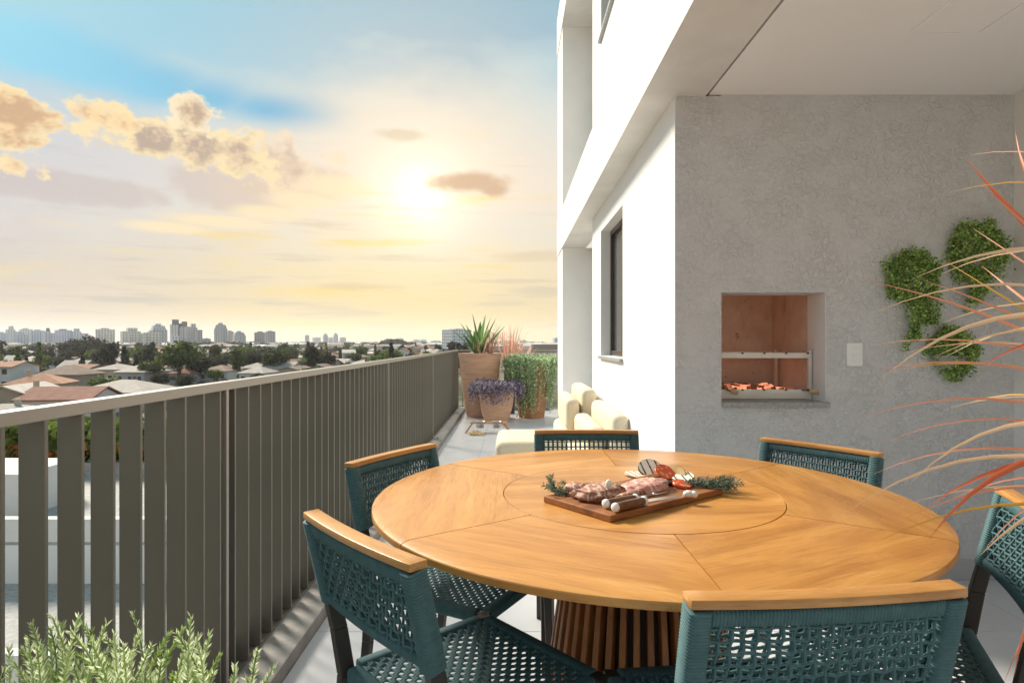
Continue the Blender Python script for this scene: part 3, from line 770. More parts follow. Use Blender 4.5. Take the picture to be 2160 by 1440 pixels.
obj('handle', MB().box(.237, .335, -.036, .020, .001, .0175), mt['board_wood'], board, bevel=.003)
BT_ = bz + .0185
def bpos(px, py, z=None):
    z = BT_ if z is None else z
    return at(px, py, z)

def meat_fn(c0, c1, fat, char, marks):
    def fn(t, b):
        v = coords(t); n = t.noise(v, 45, 5, .6, 1.2); w = t.node('ShaderNodeTexWave', wave_type='BANDS', wave_profile='SIN')
        t.put(w.inputs['Vector'], t.mapping(v, (1, 1, 1), rot=(0, 0, .5))); w.inputs['Scale'].default_value = 9; w.inputs['Distortion'].default_value = 13; w.inputs['Detail'].default_value = 4; w.inputs['Detail Scale'].default_value = 3.0
        col = t.mix(t.lin(n, .35, .65), (*c0, 1), (*c1, 1))
        col = t.mix(t.smooth(w.outputs['Fac'], .70, .92, 0, .75), col, (*fat, 1))
        g = t.noise(v, 26, 4, .6); col = t.mix(t.smooth(g, .54, .68, 0, marks), col, (*char, 1))
        setc(t, b, col); t.put(b.inputs['Subsurface Weight'], .0); bump(t, b, n, .5, .004)
    return fn
mt['meat'] = M('grilled_meat', (.4, .18, .14), .58, fn=meat_fn((.26, .105, .060), (.43, .19, .125), (.72, .52, .40), (.04, .02, .015), .95))
mt['pink_meat'] = M('pink_meat', (.6, .24, .2), .55, fn=meat_fn((.54, .21, .155), (.68, .34, .27), (.82, .60, .52), (.20, .08, .05), .7))
def slice_fn(c0, c1, line):
    def fn(t, b):
        v = coords(t); s = t.node('ShaderNodeSeparateXYZ'); t.l.new(v, s.inputs[0])
        f = t.math('ABSOLUTE', t.math('SUBTRACT', t.math('FRACT', t.math('ADD', t.math('MULTIPLY', s.outputs[0], 42), .5)), .5))
        n = t.noise(v, 60, 4)
        col = t.mix(n, (*c0, 1), (*c1, 1)); col = t.mix(t.smooth(t.math('ADD', f, t.math('MULTIPLY', n, .12)), .20, .12), col, (*line, 1)); setc(t, b, col)
    return fn
mt['aubergine_flesh'] = M('aubergine_flesh', (.78, .70, .55), .6, fn=slice_fn((.84, .76, .60), (.90, .86, .76), (.07, .04, .02)))
mt['aubergine_skin'] = M('aubergine_skin', (.02, .012, .012), .3)
mt['roast_skin'] = M('roast_skin', (.5, .28, .08), .5, fn=speckled((.40, .19, .05), (.72, .50, .22), 30))
def tomato_fn(t, b):
    v = coords(t); w = t.node('ShaderNodeTexVoronoi'); t.put(w.inputs['Vector'], v); w.inputs['Scale'].default_value = 70
    col = t.mix(t.smooth(w.outputs['Distance'], .15, .5), (.72, .30, .10, 1), (.62, .08, .03, 1)); setc(t, b, col)
mt['tomato'] = M('tomato', (.6, .1, .04), .25, fn=tomato_fn)
mt['herb'] = M('rosemary_leaf', (.1, .17, .1), .6, fn=foliage((.055, .10, .065), (.19, .27, .20)))

def put(mb, name, mat, p, rz=0, rot=None, label=None, cat=None, group=None, **kw):
    o = obj(name, mb, mat, None, p, rot or (0, 0, rz), smooth=True, **kw); return tag(o, label, cat, group)
s1 = bpos(1262, 1047)
steak = thing('steak', 'thick grilled steak with pale fat swirls on the cutting board', 'meat', (s1.x, s1.y, BT_), brz + .12)
obj('meat', blob(.078, .062, .021, 3.1, .34, 1.3, 40, 20, .35, .82), mt['meat'], steak, (0, 0, .013), smooth=True)
obj('rib_end', blob(.028, .036, .015, 9.1, .4, 1.5, 20, 12), mt['meat'], steak, (-.035, .048, .022), smooth=True)
s2 = bpos(1362, 1034)
put(blob(.086, .048, .019, 5.4, .30, 1.3, 40, 20, .35, .82), 'steak', mt['pink_meat'], (s2.x, s2.y, BT_ + .012), brz + .05,
    label='pink sliced roast lying behind the knife blade on the board', cat='meat')
s3 = bpos(1330, 1052)
put(blob(.072, .017, .013, 2.2, .3, 1.6, 30, 14, .3), 'steak', mt['meat'], (s3.x, s3.y, BT_ + .009), brz + .1,
    label='narrow browned strip of meat along the fork handle', cat='meat')
def slice_disc(r, th, name, flesh, rim, p, rot, label, cat, sx=1.0, group=None):
    o = thing(name, label, cat, p, 0, group); o.rotation_euler = rot
    pr = [(r * .985 * cos(k * 2 * pi / 36) * sx, r * .985 * sin(k * 2 * pi / 36)) for k in range(36)]
    mb = MB(); n = 36
    vs = [(x, y_, -th) for x, y_ in pr] + [(x, y_, th) for x, y_ in pr]
    mb.add(vs, [tuple(range(n - 1, -1, -1)), tuple(range(n, 2 * n))] + [(k, (k + 1) % n, n + (k + 1) % n, n + k) for k in range(n)])
    obj('flesh', mb, mt[flesh], o)
    mb = MB(); q = th * .9
    vs = []
    for k in range(n):
        a = 2 * pi * k / n
        for (f_, z) in ((.975, -q), (1.02, -q), (1.02, q), (.975, q)): vs.append((r * f_ * cos(a) * sx, r * f_ * sin(a), z))
    mb.add(vs, [(k * 4 + j, ((k + 1) % n) * 4 + j, ((k + 1) % n) * 4 + (j + 1) % 4, k * 4 + (j + 1) % 4) for k in range(n) for j in range(4)])
    obj('skin', mb, mt[rim], o, smooth=True)
    return o
def sd_(px, py, zc, r, th, flesh, rim, rot, label, cat, sx=1.0, name='vegetable_slice'):
    p = at(px, py, zc); slice_disc(r, th, name, flesh, rim, p, rot, label, cat, sx, 'grilled vegetables on the board')
zb_ = BT_
sd_(1350, 1003, zb_ + .012, .040, .004, 'aubergine_flesh', 'roast_skin', (.10, .12, .4), 'roast-edged aubergine slice lying lowest under the other slices', 'vegetable', 1.25)
sd_(1376, 1003, zb_ + .016, .038, .005, 'roast_skin', 'roast_skin', (-.2, .1, .8), 'yellow-brown roasted slice under the tomato', 'vegetable', 1.3)
sd_(1402, 996, zb_ + .030, .030, .005, 'tomato', 'tomato', (.55, .25, 0), 'grilled tomato slice leaning on the aubergine', 'tomato')
sd_(1371, 987, zb_ + .037, .031, .004, 'aubergine_flesh', 'aubergine_skin', (.75, -.10, .25), 'upright aubergine slice with black grill stripes', 'vegetable', 1.2)
sd_(1420, 1004, zb_ + .018, .036, .005, 'roast_skin', 'aubergine_skin', (.35, -.6, .5), 'tilted brown slice between the tomato and the black-edged slice', 'vegetable', 1.1)
sd_(1440, 1008, zb_ + .016, .030, .007, 'aubergine_flesh', 'aubergine_skin', (.25, -.12, .1), 'white aubergine slice with a broad black edge near the board handle', 'vegetable', 1.15)
sd_(1439, 1021, zb_ + .008, .026, .005, 'tomato', 'tomato', (.25, .05, .4), 'tomato slice lying in front of the black-edged aubergine slice', 'tomato', 1.1)
sd_(1395, 1012, zb_ + .010, .040, .006, 'aubergine_skin', 'aubergine_skin', (.1, 0, .2), 'charred dark slice under the tilted brown slice', 'vegetable', 1.4)
g1 = at(1284, 1021, zb_ + .045)
put(blob(.0085, .0060, .0125, 1.2, .5, 1.5, 14, 10), 'garlic_clove', mt['garlic'], g1, label='white garlic clove sitting on the steak', cat='garlic')
for i, (px, py, z, lb) in enumerate(((1452, 1041, zb_ + .009, 'white garlic half at the knife tip, nearer the blade'), (1464, 1042, zb_ + .008, 'white garlic half at the knife tip, nearer the board end'))):
    put(blob(.014 - .003 * i, .011, .0095, 4.4 + i, .25, 1.5, 16, 10), 'garlic_clove', mt['garlic'], at(px, py, z), .4 * i, label=lb, cat='garlic')
# knife and carving fork
def cutlery(name, label, p0, p1, tip, blade):
    o = thing(name, label, 'cutlery', p0)
    d = p1 - p0; L = d.length; u = d.normalized(); t_ = tip - p0
    r = .0112
    obj('handle', MB().tube([u * .004, u * .02, d * .5, d * .92], [r * .95, r, r * 1.04, r * .9], 14), mt['knife_wood'], o, smooth=True)
    obj('pommel', MB().tube([u * -.006, u * -.003, u * .003, u * .006], [r * .55, r * .95, r * 1.08, r * 1.0], 14), mt['bone_white'], o, smooth=True)
    obj('bolster', MB().tube([d * .92, d * .95, d * .99, d * 1.02], [r * .95, r * 1.1, r * 1.05, r * .6], 14), mt['bone_white'], o, smooth=True)
    if blade:
        side = Vector((-u.y, u.x, 0)); a = d * 1.0; b = t_
        mb = MB(); n = 10; vs = []
        for i in range(n + 1):
            s = i / n; q = a.lerp(b, s); w = .013 * (1 - s ** 2.4) + .0004
            for (k, z) in ((-1, 0.0), (.25, .0014), (.3, 0.0), (.25, -.0014)): vs.append(q + side * (w * k) + Vector((0, 0, z)))
        mb.add(vs, [(i * 4 + k, i * 4 + (k + 1) % 4, (i + 1) * 4 + (k + 1) % 4, (i + 1) * 4 + k) for i in range(n) for k in range(4)] + [(0, 1, 2, 3)])
        obj('blade', mb, mt['steel'], o)
    else:
        side = Vector((-u.y, u.x, 0)); n = d + (t_ - d) * .45
        obj('shank', MB().tube([d * 1.0, d + (t_ - d) * .2, n], [.004, .003, .0026], 8), mt['steel'], o, smooth=True)
        for k in (-1, 1): obj('tine', MB().tube([n, n + side * (.008 * k) + (t_ - n) * .15, t_ + side * (.008 * k)], [.0024, .002, .0008], 8), mt['steel'], o, smooth=True)
zh = BT_ + .0125
cutlery('knife', 'carving knife with wooden handle and white end, blade towards the garlic', at(1297, 1070, zh), at(1361, 1055, zh), at(1446, 1043, BT_ + .004), True)
cutlery('carving_fork', 'carving fork with wooden handle and white end, resting against the meat', at(1277, 1062, zh), at(1343, 1050, zh), at(1415, 1032, BT_ + .016), False)
# rosemary
def sprig(mb, p, d, L, nl, r):
    pts = []; q = Vector(p); dd = Vector(d).normalized()
    for i in range(7):
        pts.append(q.copy()); q = q + dd * (L / 6); dd = (dd + Vector((random.uniform(-.15, .15), random.uniform(-.15, .15), random.uniform(-.10, .12)))).normalized()
    for i in range(nl):
        s = random.random() * 5.99; k = int(s); base = pts[k].lerp(pts[k + 1], s - k); ax = (pts[k + 1] - pts[k]).normalized()
        o_ = Vector((random.gauss(0, 1), random.gauss(0, 1), random.gauss(0, 1))); o_ = (o_ - ax * o_.dot(ax)).normalized()
        di = (ax * .7 + o_).normalized(); w = di.cross(Vector((random.gauss(0, 1), random.gauss(0, 1), random.gauss(0, 1)))).normalized()
        mb.leaf(base, di, w * (r * .09), r * random.uniform(.7, 1.2))
    return pts
def herb(label, p, specs):
    o = thing('rosemary_sprig', label, 'herb', p); lv = MB(); st = MB()
    for (dx, dy, dz, ang, up_, L) in specs:
        pts = sprig(lv, (dx, dy, dz), (cos(ang), sin(ang), up_), L, 70, .014); st.tube(pts, .0009, 4, False)
    obj('needles', lv, mt['herb'], o)['kind'] = 'stuff'; obj('stem', st, mt['stem'], o)
herb('grey-green rosemary sprigs at the board corner beside the steak', bpos(1187, 1043), [(random.uniform(-.02, .03), random.uniform(-.02, .02), .003, random.uniform(1.6, 3.6), random.uniform(.1, .8), random.uniform(.05, .075)) for _ in range(9)])
herb('dark rosemary branches between the roast and the board handle', bpos(1470, 1026), [(random.uniform(-.06, .03), random.uniform(-.02, .02), .006, random.uniform(-.4, .7), random.uniform(0, .25), random.uniform(.07, .11)) for _ in range(10)])
herb('dark rosemary bunch hanging past the board onto the table', at(1512, 1027, TZ + .012), [(random.uniform(-.03, .0), random.uniform(-.02, .02), .004, random.uniform(-.7, .5), random.uniform(0, .2), random.uniform(.05, .085)) for _ in range(12)])

# ================================================================== SOFA
def soft(x0, x1, y0, y1, z0, z1, r, puff=0.0, seed=0.0):
    mb = MB(); me = MB().box(x0, x1, y0, y1, z0, z1).mesh('c')
    bm = bmesh.new(); bm.from_mesh(me)
    bmesh.ops.bevel(bm, geom=bm.edges[:], offset=r, segments=4, affect='EDGES', profile=.5)
    bmesh.ops.subdivide_edges(bm, edges=[e for e in bm.edges if e.calc_length() > .12], cuts=5, use_grid_fill=True)
    cx, cy, cz = (x0 + x1) / 2, (y0 + y1) / 2, (z0 + z1) / 2; hx_, hy_, hz_ = (x1 - x0) / 2, (y1 - y0) / 2, (z1 - z0) / 2
    for v in bm.verts:
        a, b, c_ = (v.co.x - cx) / hx_, (v.co.y - cy) / hy_, (v.co.z - cz) / hz_
        k = puff * (1 - a * a * .9) * (1 - b * b * .9); kx = puff * (1 - c_ * c_ * .9) * (1 - b * b * .9)
        v.co.z += c_ * k * .9 + .004 * fbm(v.co * 6 + Vector((seed, 0, 0)), 3); v.co.x += a * kx * .6; v.co.y += b * puff * .6 * (1 - a * a * .9) * (1 - c_ * c_ * .9)
    bm.to_mesh(me); bm.free(); return me
def cush(name, parent, *a, **k):
    me = soft(*a, **k); me.polygons.foreach_set('use_smooth', [True] * len(me.polygons)); return link(name, me, mt['sofa'], parent)
sofa = thing('sofa', 'low cream fabric sofa with chaise against the white wall', 'sofa', (.35, 5.4, 0))
ox, oy = -.35, -5.4
cush('chaise', sofa, -.13 + ox, .44 + ox, 5.02 + oy, 5.80 + oy, .09, .40, .06, .008)
cush('seat', sofa, .45 + ox, .826 + ox, 4.38 + oy, 6.75 + oy, .09, .39, .06, .006)
obj('plinth', MB().box(-.08 + ox, .40 + ox, 5.08 + oy, 5.74 + oy, .001, .09).box(.50 + ox, .80 + ox, 4.45 + oy, 6.7 + oy, .001, .09), mt['dark_core'], sofa)
cs = [('back cushion against the white wall, the one nearest the table', .708, .828, 4.37, 5.58, .40, .69),
      ('seat cushion in front of the back cushion nearest the table', .555, .695, 4.55, 5.55, .40, .575),
      ('tall back cushion at the far end of the sofa', .640, .775, 5.68, 6.70, .40, .770),
      ('loose cushion standing in front of the tall back cushion', .490, .612, 5.62, 6.62, .40, .685)]
for (lb, x0, x1, y0, y1, z0, z1) in cs:
    o = cush('cushion', None, x0, x1, y0, y1, z0, z1, .048, .012, seed=x0 * 9); tag(o, 'cream fabric ' + lb, 'cushion', 'sofa cushions')

# ================================================================== POTS AND PLANTS AT THE FAR END
def pot(name_label, p, r0, r1, h, mat, lip=.02, belly=.0, plant=None):
    o = thing('planter', name_label, 'planter', p)
    prof = [(.002, 0), (r0 * .97, 0), (r0, .012)]
    for i in range(1, 13):
        s = i / 12; prof.append((r0 + (r1 - r0) * (s ** .8) + belly * sin(pi * s), .012 + (h - .012) * s))
    prof += [(r1 + .004, h + .004), (r1 - .012, h + .006), (r1 - .03, h - .002), (r1 - .035, h - .06)]
    obj('pot', MB().lathe(prof, 48, cap1=False), mat, o, ang=40)
    obj('soil', MB().lathe([(r1 - .034, h - .06), (r1 * .5, h - .045), (.002, h - .04)], 32, cap0=False), mt['soil'], o)
    return o
def blade(mb, base, tip, width, lift=0.3, n=9, fold=.25, sag=None, twist=0.0):
    """long tapering leaf: base to tip, arching upward by lift*length, V section"""
    base, tip = Vector(base), Vector(tip); L = (tip - base).length
    ctrl = (base + tip) / 2 + (Vector(sag) if sag else Vector((0, 0, lift * L)))
    pts = [base * (1 - s) ** 2 + ctrl * (2 * s * (1 - s)) + tip * s * s for s in [i / n for i in range(n + 1)]]
    vs = []; prev = None
    for i, p in enumerate(pts):
        d = (pts[min(i + 1, n)] - pts[max(i - 1, 0)]).normalized(); side = d.cross(Vector((0, 0, 1)))
        side = side.normalized() if side.length > .05 else Vector((1, 0, 0))
        nrm = side.cross(d); s = i / n
        if twist: side = side * cos(twist) + nrm * sin(twist); nrm = side.cross(d)
        w = width * (.55 + .45 * min(1, s * 4)) * (1 - s ** 2.2) + width * .02
        vs += [p - side * w + nrm * w * fold, p, p + side * w + nrm * w * fold]
    fs = []
    for i in range(n):
        a = i * 3; b = a + 3; fs += [(a, a + 1, b + 1, b), (a + 1, a + 2, b + 2, b + 1)]
    mb.add(vs, fs)
# tall pot with agave-like leaves and pink grass
p1 = Vector((-.515, 10.15, 0)); t1 = pot('tall tapering terracotta planter with spiky green leaves by the railing corner', p1, .215, .346, 1.02, mt['terracotta'])
mb = MB()
for (dx, tz, dy) in ((-.47, .44, -.06), (-.34, .55, .10), (-.12, .68, -.05), (-.22, .50, -.15), (.0, .56, .2), (.10, .66, -.08), (.18, .62, .06), (.27, .60, -.1), (.36, .52, .05), (.42, .48, -.12), (.16, .42, -.25), (-.08, .40, -.28), (-.30, .36, .18), (.30, .38, .2)):
    b_ = (dx * .12 + random.uniform(-.03, .03), dy * .2, .99)
    blade(mb, b_, (dx, dy, .99 + tz), .066, .05, 8, .35)
obj('leaf_rosette', mb, mt['agave'], t1)
mb = MB()
def wisp(mb, x, y, z, n, spread, h, w=.006):
    for _ in range(n):
        a = random.uniform(0, 2 * pi); s = random.uniform(.2, 1) * spread
        tip = Vector((x + cos(a) * s, y + sin(a) * s, z + random.uniform(.35, 1) * h))
        base = Vector((x + cos(a) * .03, y + sin(a) * .03, z)); blade(mb, base, tip, w, .12, 6, .1)
        if random.random() < .7:
            m_ = base.lerp(tip, random.uniform(.4, .8)); blade(mb, m_, m_ + Vector((random.uniform(-.1, .1), random.uniform(-.1, .1), random.uniform(.05, .2))), w, .1, 4, .1)
wisp(mb, .17, -.12, .98, 46, .24, .50); wisp(mb, .05, -.2, .98, 16, .2, .34)
obj('pink_grass', mb, mt['pink_grass'], t1)['kind'] = 'stuff'
gp = Vector((-.03, 10.62, 0)); t3 = pot('slim dark pot with feathery pink grass between the terracotta planters', gp, .085, .10, .72, mt['dark_metal'])
mb = MB(); wisp(mb, 0, 0, .68, 110, .40, .95, .007); wisp(mb, .15, 0, .70, 50, .46, .62, .006)
obj('pink_grass', mb, mt['pink_grass'], t3)['kind'] = 'stuff'
# trailing plants
def trailing(root, name, mat, cx, cy, cz, R, top, drop, n, leafL, seed, front=None):
    rs = random.Random(seed); mb = MB()
    for k in range(n):
        a = rs.uniform(0, 2 * pi); L = drop(a) * rs.uniform(.35, 1.0)
        d = Vector((cos(a), sin(a), 0)); p = Vector((cx, cy, cz)) + d * (R * rs.uniform(.1, .9)); v = d * rs.uniform(.5, 1.0) + Vector((0, 0, rs.uniform(.5, 1.2) * top))
        step = leafL * .55; travelled = 0; out = R * rs.uniform(1.02, 1.18)
        while travelled < L:
            rad = hypot(p.x - cx, p.y - cy)
            if rad < out: v = v * .93 + Vector((0, 0, -.09)) + d * .02
            else: v = v * .80 + Vector((rs.uniform(-.06, .06), rs.uniform(-.06, .06), -.22)) - d * (.35 * max(0, rad - out) / R)
            v.normalize(); q = p + v * step
            if hypot(q.x - cx, q.y - cy) < R + .006 and q.z < cz - .01: q = Vector((cx, cy, q.z)) + Vector((q.x - cx, q.y - cy, 0)).normalized() * (R + .008)
            if q.z < .01: break
            p = q; travelled += step
            for _ in range(2):
                o_ = Vector((rs.gauss(0, 1), rs.gauss(0, 1), rs.gauss(0, .7) + .2)).normalized(); w = o_.cross(Vector((rs.gauss(0, 1), rs.gauss(0, 1), rs.gauss(0, 1)))).normalized()
                mb.leaf(p, o_, w * leafL * .22, leafL * rs.uniform(.6, 1.1))
    o = obj(name, mb, mat, root); return o
p2 = Vector((.32, 10.03, 0)); t2 = pot('terracotta planter overgrown with pale green trailing plant', p2, .205, .274, .85, mt['terracotta_dark'])
trailing(t2, 'trailing_foliage', mt['trailing'], 0, 0, .86, .29, 1.0, lambda a: .40 + .75 * max(0, cos(a - .15)) ** 2 + .75 * max(0, cos(a + 1.75)) ** 3 + .35 * max(0, cos(a - 3.0)), 330, .042, 3)
p4_ = Vector((-.23, 9.54, 0)); t4 = pot('squat terracotta planter with drooping purple-grey foliage', p4_, .18, .267, .477, mt['terracotta'], belly=.02)
trailing(t4, 'purple_foliage', mt['purple'], 0, 0, .49, .275, .9, lambda a: .40 + .12 * sin(3 * a), 520, .042, 5)

# raised pet feeder with two steel bowls
fd = thing('pet_feeder', 'wooden raised pet feeder stand on the floor tiles', 'pet feeder', (-.31, 8.36, 0), radians(-3))
fz = .138
obj('shelf', MB().box(-.235, .235, -.075, .075, fz - .014, fz), mt['feeder_wood'], fd, bevel=.003)
for s in (-1, 1):
    lg = MB()
    for yy_ in (-.068, .05):
        lg.hexa([(s * .285, yy_, 0), (s * .310, yy_, 0), (s * .310, yy_ + .018, 0), (s * .285, yy_ + .018, 0)] if s > 0 else [(-.310, yy_, 0), (-.285, yy_, 0), (-.285, yy_ + .018, 0), (-.310, yy_ + .018, 0)],
                [(s * .21 + a, b, fz - .0145) for a, b in ((-.012, yy_), (.012, yy_), (.012, yy_ + .018), (-.012, yy_ + .018))])
    obj('leg', lg, mt['feeder_wood'], fd, bevel=.002, seg=1)
for i, x in enumerate((-.11, .11)):
    o = obj('pet_bowl', MB().lathe([(.002, -.075), (.052, -.075), (.062, 0), (.074, .007), (.076, .010), (.072, .012), (.062, .008), (.050, -.066), (.002, -.066)], 32), mt['steel'], None,
            (-.31 + x, 8.36, fz), smooth=True)
    tag(o, ('steel pet bowl in the feeder stand, the one nearer the railing', 'steel pet bowl in the feeder stand, the one nearer the sofa')[i], 'bowl', 'pet bowls')
toy = MB(); R_, r_ = .082, .019; nu, nv = 48, 10; vs = []
for i in range(nu):
    a = 2 * pi * i / nu
    for j in range(nv):
        b = 2 * pi * j / nv; k = 1 + .22 * sin(a * 9 + b * 1.0)
        vs.append(((R_ + r_ * k * cos(b)) * cos(a), (R_ + r_ * k * cos(b)) * sin(a), r_ * k * sin(b)))
toy.add(vs, [(i * nv + j, ((i + 1) % nu) * nv + j, ((i + 1) % nu) * nv + (j + 1) % nv, i * nv + (j + 1) % nv) for i in range(nu) for j in range(nv)])
tag(obj('rope_toy', toy, mt['yarn'], None, (-.457, 8.14, .024), smooth=True), 'yellow braided rope ring on the floor before the pet feeder', 'pet toy')

# ================================================================== WALL PLANTERS
def wall_plant(label, px, py, rpx, drops, seed, bare=False):
    Y = WY - .045; c_ = aty(px, py, Y); R = rpx / F * Y
    o = thing('wall_planter', label, 'plant', (c_.x, WY, c_.z), 0, 'green wall planters')
    mb = MB(); n = 20; pr = []
    m = 8; vs = []
    for j in range(m + 1):
        ph = pi / 2 * j / m
        for i in range(n + 1):
            th = pi * i / n; rr_ = R * (.78 if bare else .70)
            vs.append((rr_ * cos(th) * cos(ph), -.002 - rr_ * .95 * sin(th) * cos(ph), -R * .15 - rr_ * .9 * sin(ph)))
    mb.add(vs, [(j * (n + 1) + i, j * (n + 1) + i + 1, (j + 1) * (n + 1) + i + 1, (j + 1) * (n + 1) + i) for j in range(m) for i in range(n)])
    obj('pot', mb, mt['concrete'], o, smooth=True)
    rs = random.Random(seed); lv = MB(); LS = .0135
    def lf(p):
        if p.y > -.004: p = Vector((p.x, -.004 - rs.random() * .004, p.z))
        o_ = Vector((rs.gauss(0, 1), rs.gauss(0, 1) - .5, rs.gauss(0, 1) + .2)).normalized(); w = o_.cross(Vector((rs.gauss(0, 1), rs.gauss(0, 1), rs.gauss(0, 1)))).normalized()
        lv.leaf(p, o_, w * LS * .42, LS * rs.uniform(.7, 1.25))
    N = 4600 if not bare else 4000
    for k in range(N):
        d = Vector((rs.gauss(0, 1), -abs(rs.gauss(0, 1)), rs.gauss(0, 1))).normalized(); rr_ = R * rs.uniform(.74, 1.04) * (1 + .62 * fbm(d * 2.8 + Vector((seed, 0, 0))))
        p = Vector((d.x * rr_, d.y * rr_ * .85, d.z * rr_))
        if bare and p.x < -.1 * R and p.z < -.1 * R and rs.random() < .85: continue
        lf(p)
    for (dx, ex, ez, cnt, sp) in drops:
        for k in range(cnt):
            s = rs.random() ** .8; p = Vector((R * (dx + (ex - dx) * s * s) + rs.gauss(0, 1) * sp * R * (1 - .75 * s), -R * .55 * (1 - s * .6) + rs.gauss(0, .012), R * (-.5 - (ez - .5) * s)))
            lf(p)
    obj('foliage', lv, mt['ivy'], o)['kind'] = 'stuff'
wall_plant('bushy green wall plant with the long hanging tail, nearest the light switch', 1930, 584, 57, [(.35, .75, 1.75, 800, .36), (.05, .1, 2.35, 800, .28), (.05, -.35, 2.75, 200, .16)], 2)
wall_plant('topmost round green wall plant, beside the end wall', 2064, 530, 63, [(.1, -.05, 1.75, 700, .40), (-.2, -.3, 2.05, 200, .15)], 4)
wall_plant('lowest green wall plant in a half-bowl pot', 2012, 742, 50, [(.1, .1, 1.25, 420, .5)], 6, True)

# ================================================================== RED-LEAVED PLANT beside the camera
rp = Vector((1.30, 1.02, 0))
red = thing('red_plant', 'long-leaved red, cream and ochre plant arching in beside the table', 'plant', rp)
obj('pot', MB().lathe([(.002, .0005), (.13, .0005), (.135, .01), (.175, .48), (.182, .485), (.165, .49), (.16, .46), (.002, .455)], 40), mt['terracotta'], red, ang=40)
obj('stem', MB().tube([(0, 0, .45), (-.015, .01, .65), (.01, 0, .85), (-.01, .02, 1.10)], [.022, .018, .014, .006], 8), mt['stem'], red, smooth=True)
def red_blade(px, py, Y, zb_, col, w, via=None, n=14, drop=None):
    """leaf from the stem at height zb_ to a tip; via = (px,py,Y) a point the leaf passes"""
    tip = aty(px, py, Y) - rp; base = Vector((-.005 + random.uniform(-.01, .01), random.uniform(-.01, .01), zb_))
    v = aty(*via) - rp
    L1 = (v - base).length; L2 = (tip - v).length; s = L1 / (L1 + L2)
    ctrl = (v - base * (1 - s) ** 2 - tip * s * s) / (2 * s * (1 - s))
    mb = MB(); mid = (base + tip) / 2
    blade(mb, base, tip, w * (1.55 if col == 'red' else 1.15), 0, n, .30, sag=ctrl - mid, twist=random.uniform(1.0, 1.5))
    obj('leaf', mb, mt['blade_' + col], red, smooth=True)
RB = [ # tip px, py, depth, height on stem, colour, half width, via
 (2040, 335, 1.30, 1.06, 'red', .0065, (2150, 460, 1.22)), (2142, 280, 1.28, 1.08, 'red', .006, (2190, 420, 1.2)), (2055, 372, 1.25, 1.05, 'pink', .005, (2160, 470, 1.2)),
 (1988, 410, 1.25, 1.00, 'ochre', .0040, (2140, 384, 1.15)), (2045, 327, 1.3, 1.02, 'pink', .0028, (2150, 320, 1.2)), (1985, 545, 1.3, .98, 'ochre', .0035, (2140, 640, 1.18)),
 (1925, 588, 1.22, .98, 'cream', .0058, (2120, 528, 1.12)), (1980, 580, 1.25, .98, 'cream', .0042, (2130, 532, 1.15)), (1805, 588, 1.28, .88, 'pink', .0040, (2040, 650, 1.16)),
 (1835, 663, 1.26, .94, 'cream', .0040, (2060, 602, 1.15)), (1945, 590, 1.20, .90, 'pink', .0052, (2110, 652, 1.12)), (1988, 680, 1.22, .92, 'cream', .0042, (2130, 642, 1.15)),
 (1860, 797, 1.12, .94, 'cream', .0068, (2040, 690, 1.08)), (1965, 755, 1.16, .93, 'cream', .0045, (2100, 705, 1.1)), (1832, 728, 1.26, .80, 'pink', .0030, (2010, 716, 1.16)),
 (1995, 752, 1.2, .90, 'cream', .004, (2120, 700, 1.12)), (1838, 782, 1.25, .84, 'pink', .0032, (2000, 763, 1.15)), (1860, 785, 1.25, .80, 'ochre', .0034, (2060, 766, 1.14)),
 (2060, 778, 1.1, .92, 'red', .005, (2140, 735, 1.07)), (2070, 560, 1.25, .90, 'pink', .0050, (2140, 615, 1.15)), (1820, 880, 1.25, .78, 'pink', .0034, (2000, 842, 1.14)),
 (1998, 862, 1.2, .80, 'cream', .0035, (2110, 838, 1.12)), (2040, 850, 1.2, .80, 'ochre', .0038, (2130, 832, 1.12)), (1850, 940, 1.24, .70, 'pink', .0028, (2020, 888, 1.14)),
 (1840, 1000, 1.22, .72, 'pink', .0032, (2010, 950, 1.12)), (1915, 1023, 1.12, .80, 'cream', .0055, (2030, 935, 1.08)), (1773, 1088, 1.14, .78, 'cream', .0045, (1960, 990, 1.09)),
 (1960, 1065, 1.1, .80, 'red', .0060, (2080, 1000, 1.05)), (1895, 1070, 1.16, .72, 'cream', .003, (2060, 1030, 1.1)), (1845, 1145, 1.12, .70, 'ochre', .0040, (2040, 1075, 1.06)),
 (1960, 1135, 1.05, .84, 'red', .0062, (2090, 1010, 1.03)), (2010, 1050, 1.15, .72, 'pink', .0036, (2110, 1015, 1.1)), (2068, 1170, 1.0, .86, 'cream', .0075, (2130, 1115, 1.0)),
 (2140, 1425, .95, .80, 'red', .006, (2160, 1330, .97)), (2118, 1440, .95, .80, 'pink', .006, (2150, 1360, .97)), (1885, 1105, 1.14, .70, 'pink', .003, (2080, 1035, 1.08)),
 (2075, 1160, 1.05, .74, 'pink', .0035, (2140, 1090, 1.03)), (1900, 745, 1.22, .86, 'cream', .003, (2080, 722, 1.14)), (2050, 480, 1.3, 1.02, 'pink', .003, (2140, 540, 1.2))]
for b in RB: red_blade(*b)
for k in range(26):     # the half of the plant beyond the frame
    a = random.uniform(-1.9, 1.7); L = random.uniform(.35, .6); zb2 = random.uniform(.75, 1.08); mb = MB()
    blade(mb, (0, 0, zb2), (cos(a) * L, sin(a) * L * .8, zb2 + random.uniform(-.15, .3)), .005, .22, 10, .3)
    obj('leaf', mb, mt['blade_' + random.choice(['red', 'cream', 'ochre', 'pink'])], red, smooth=True)

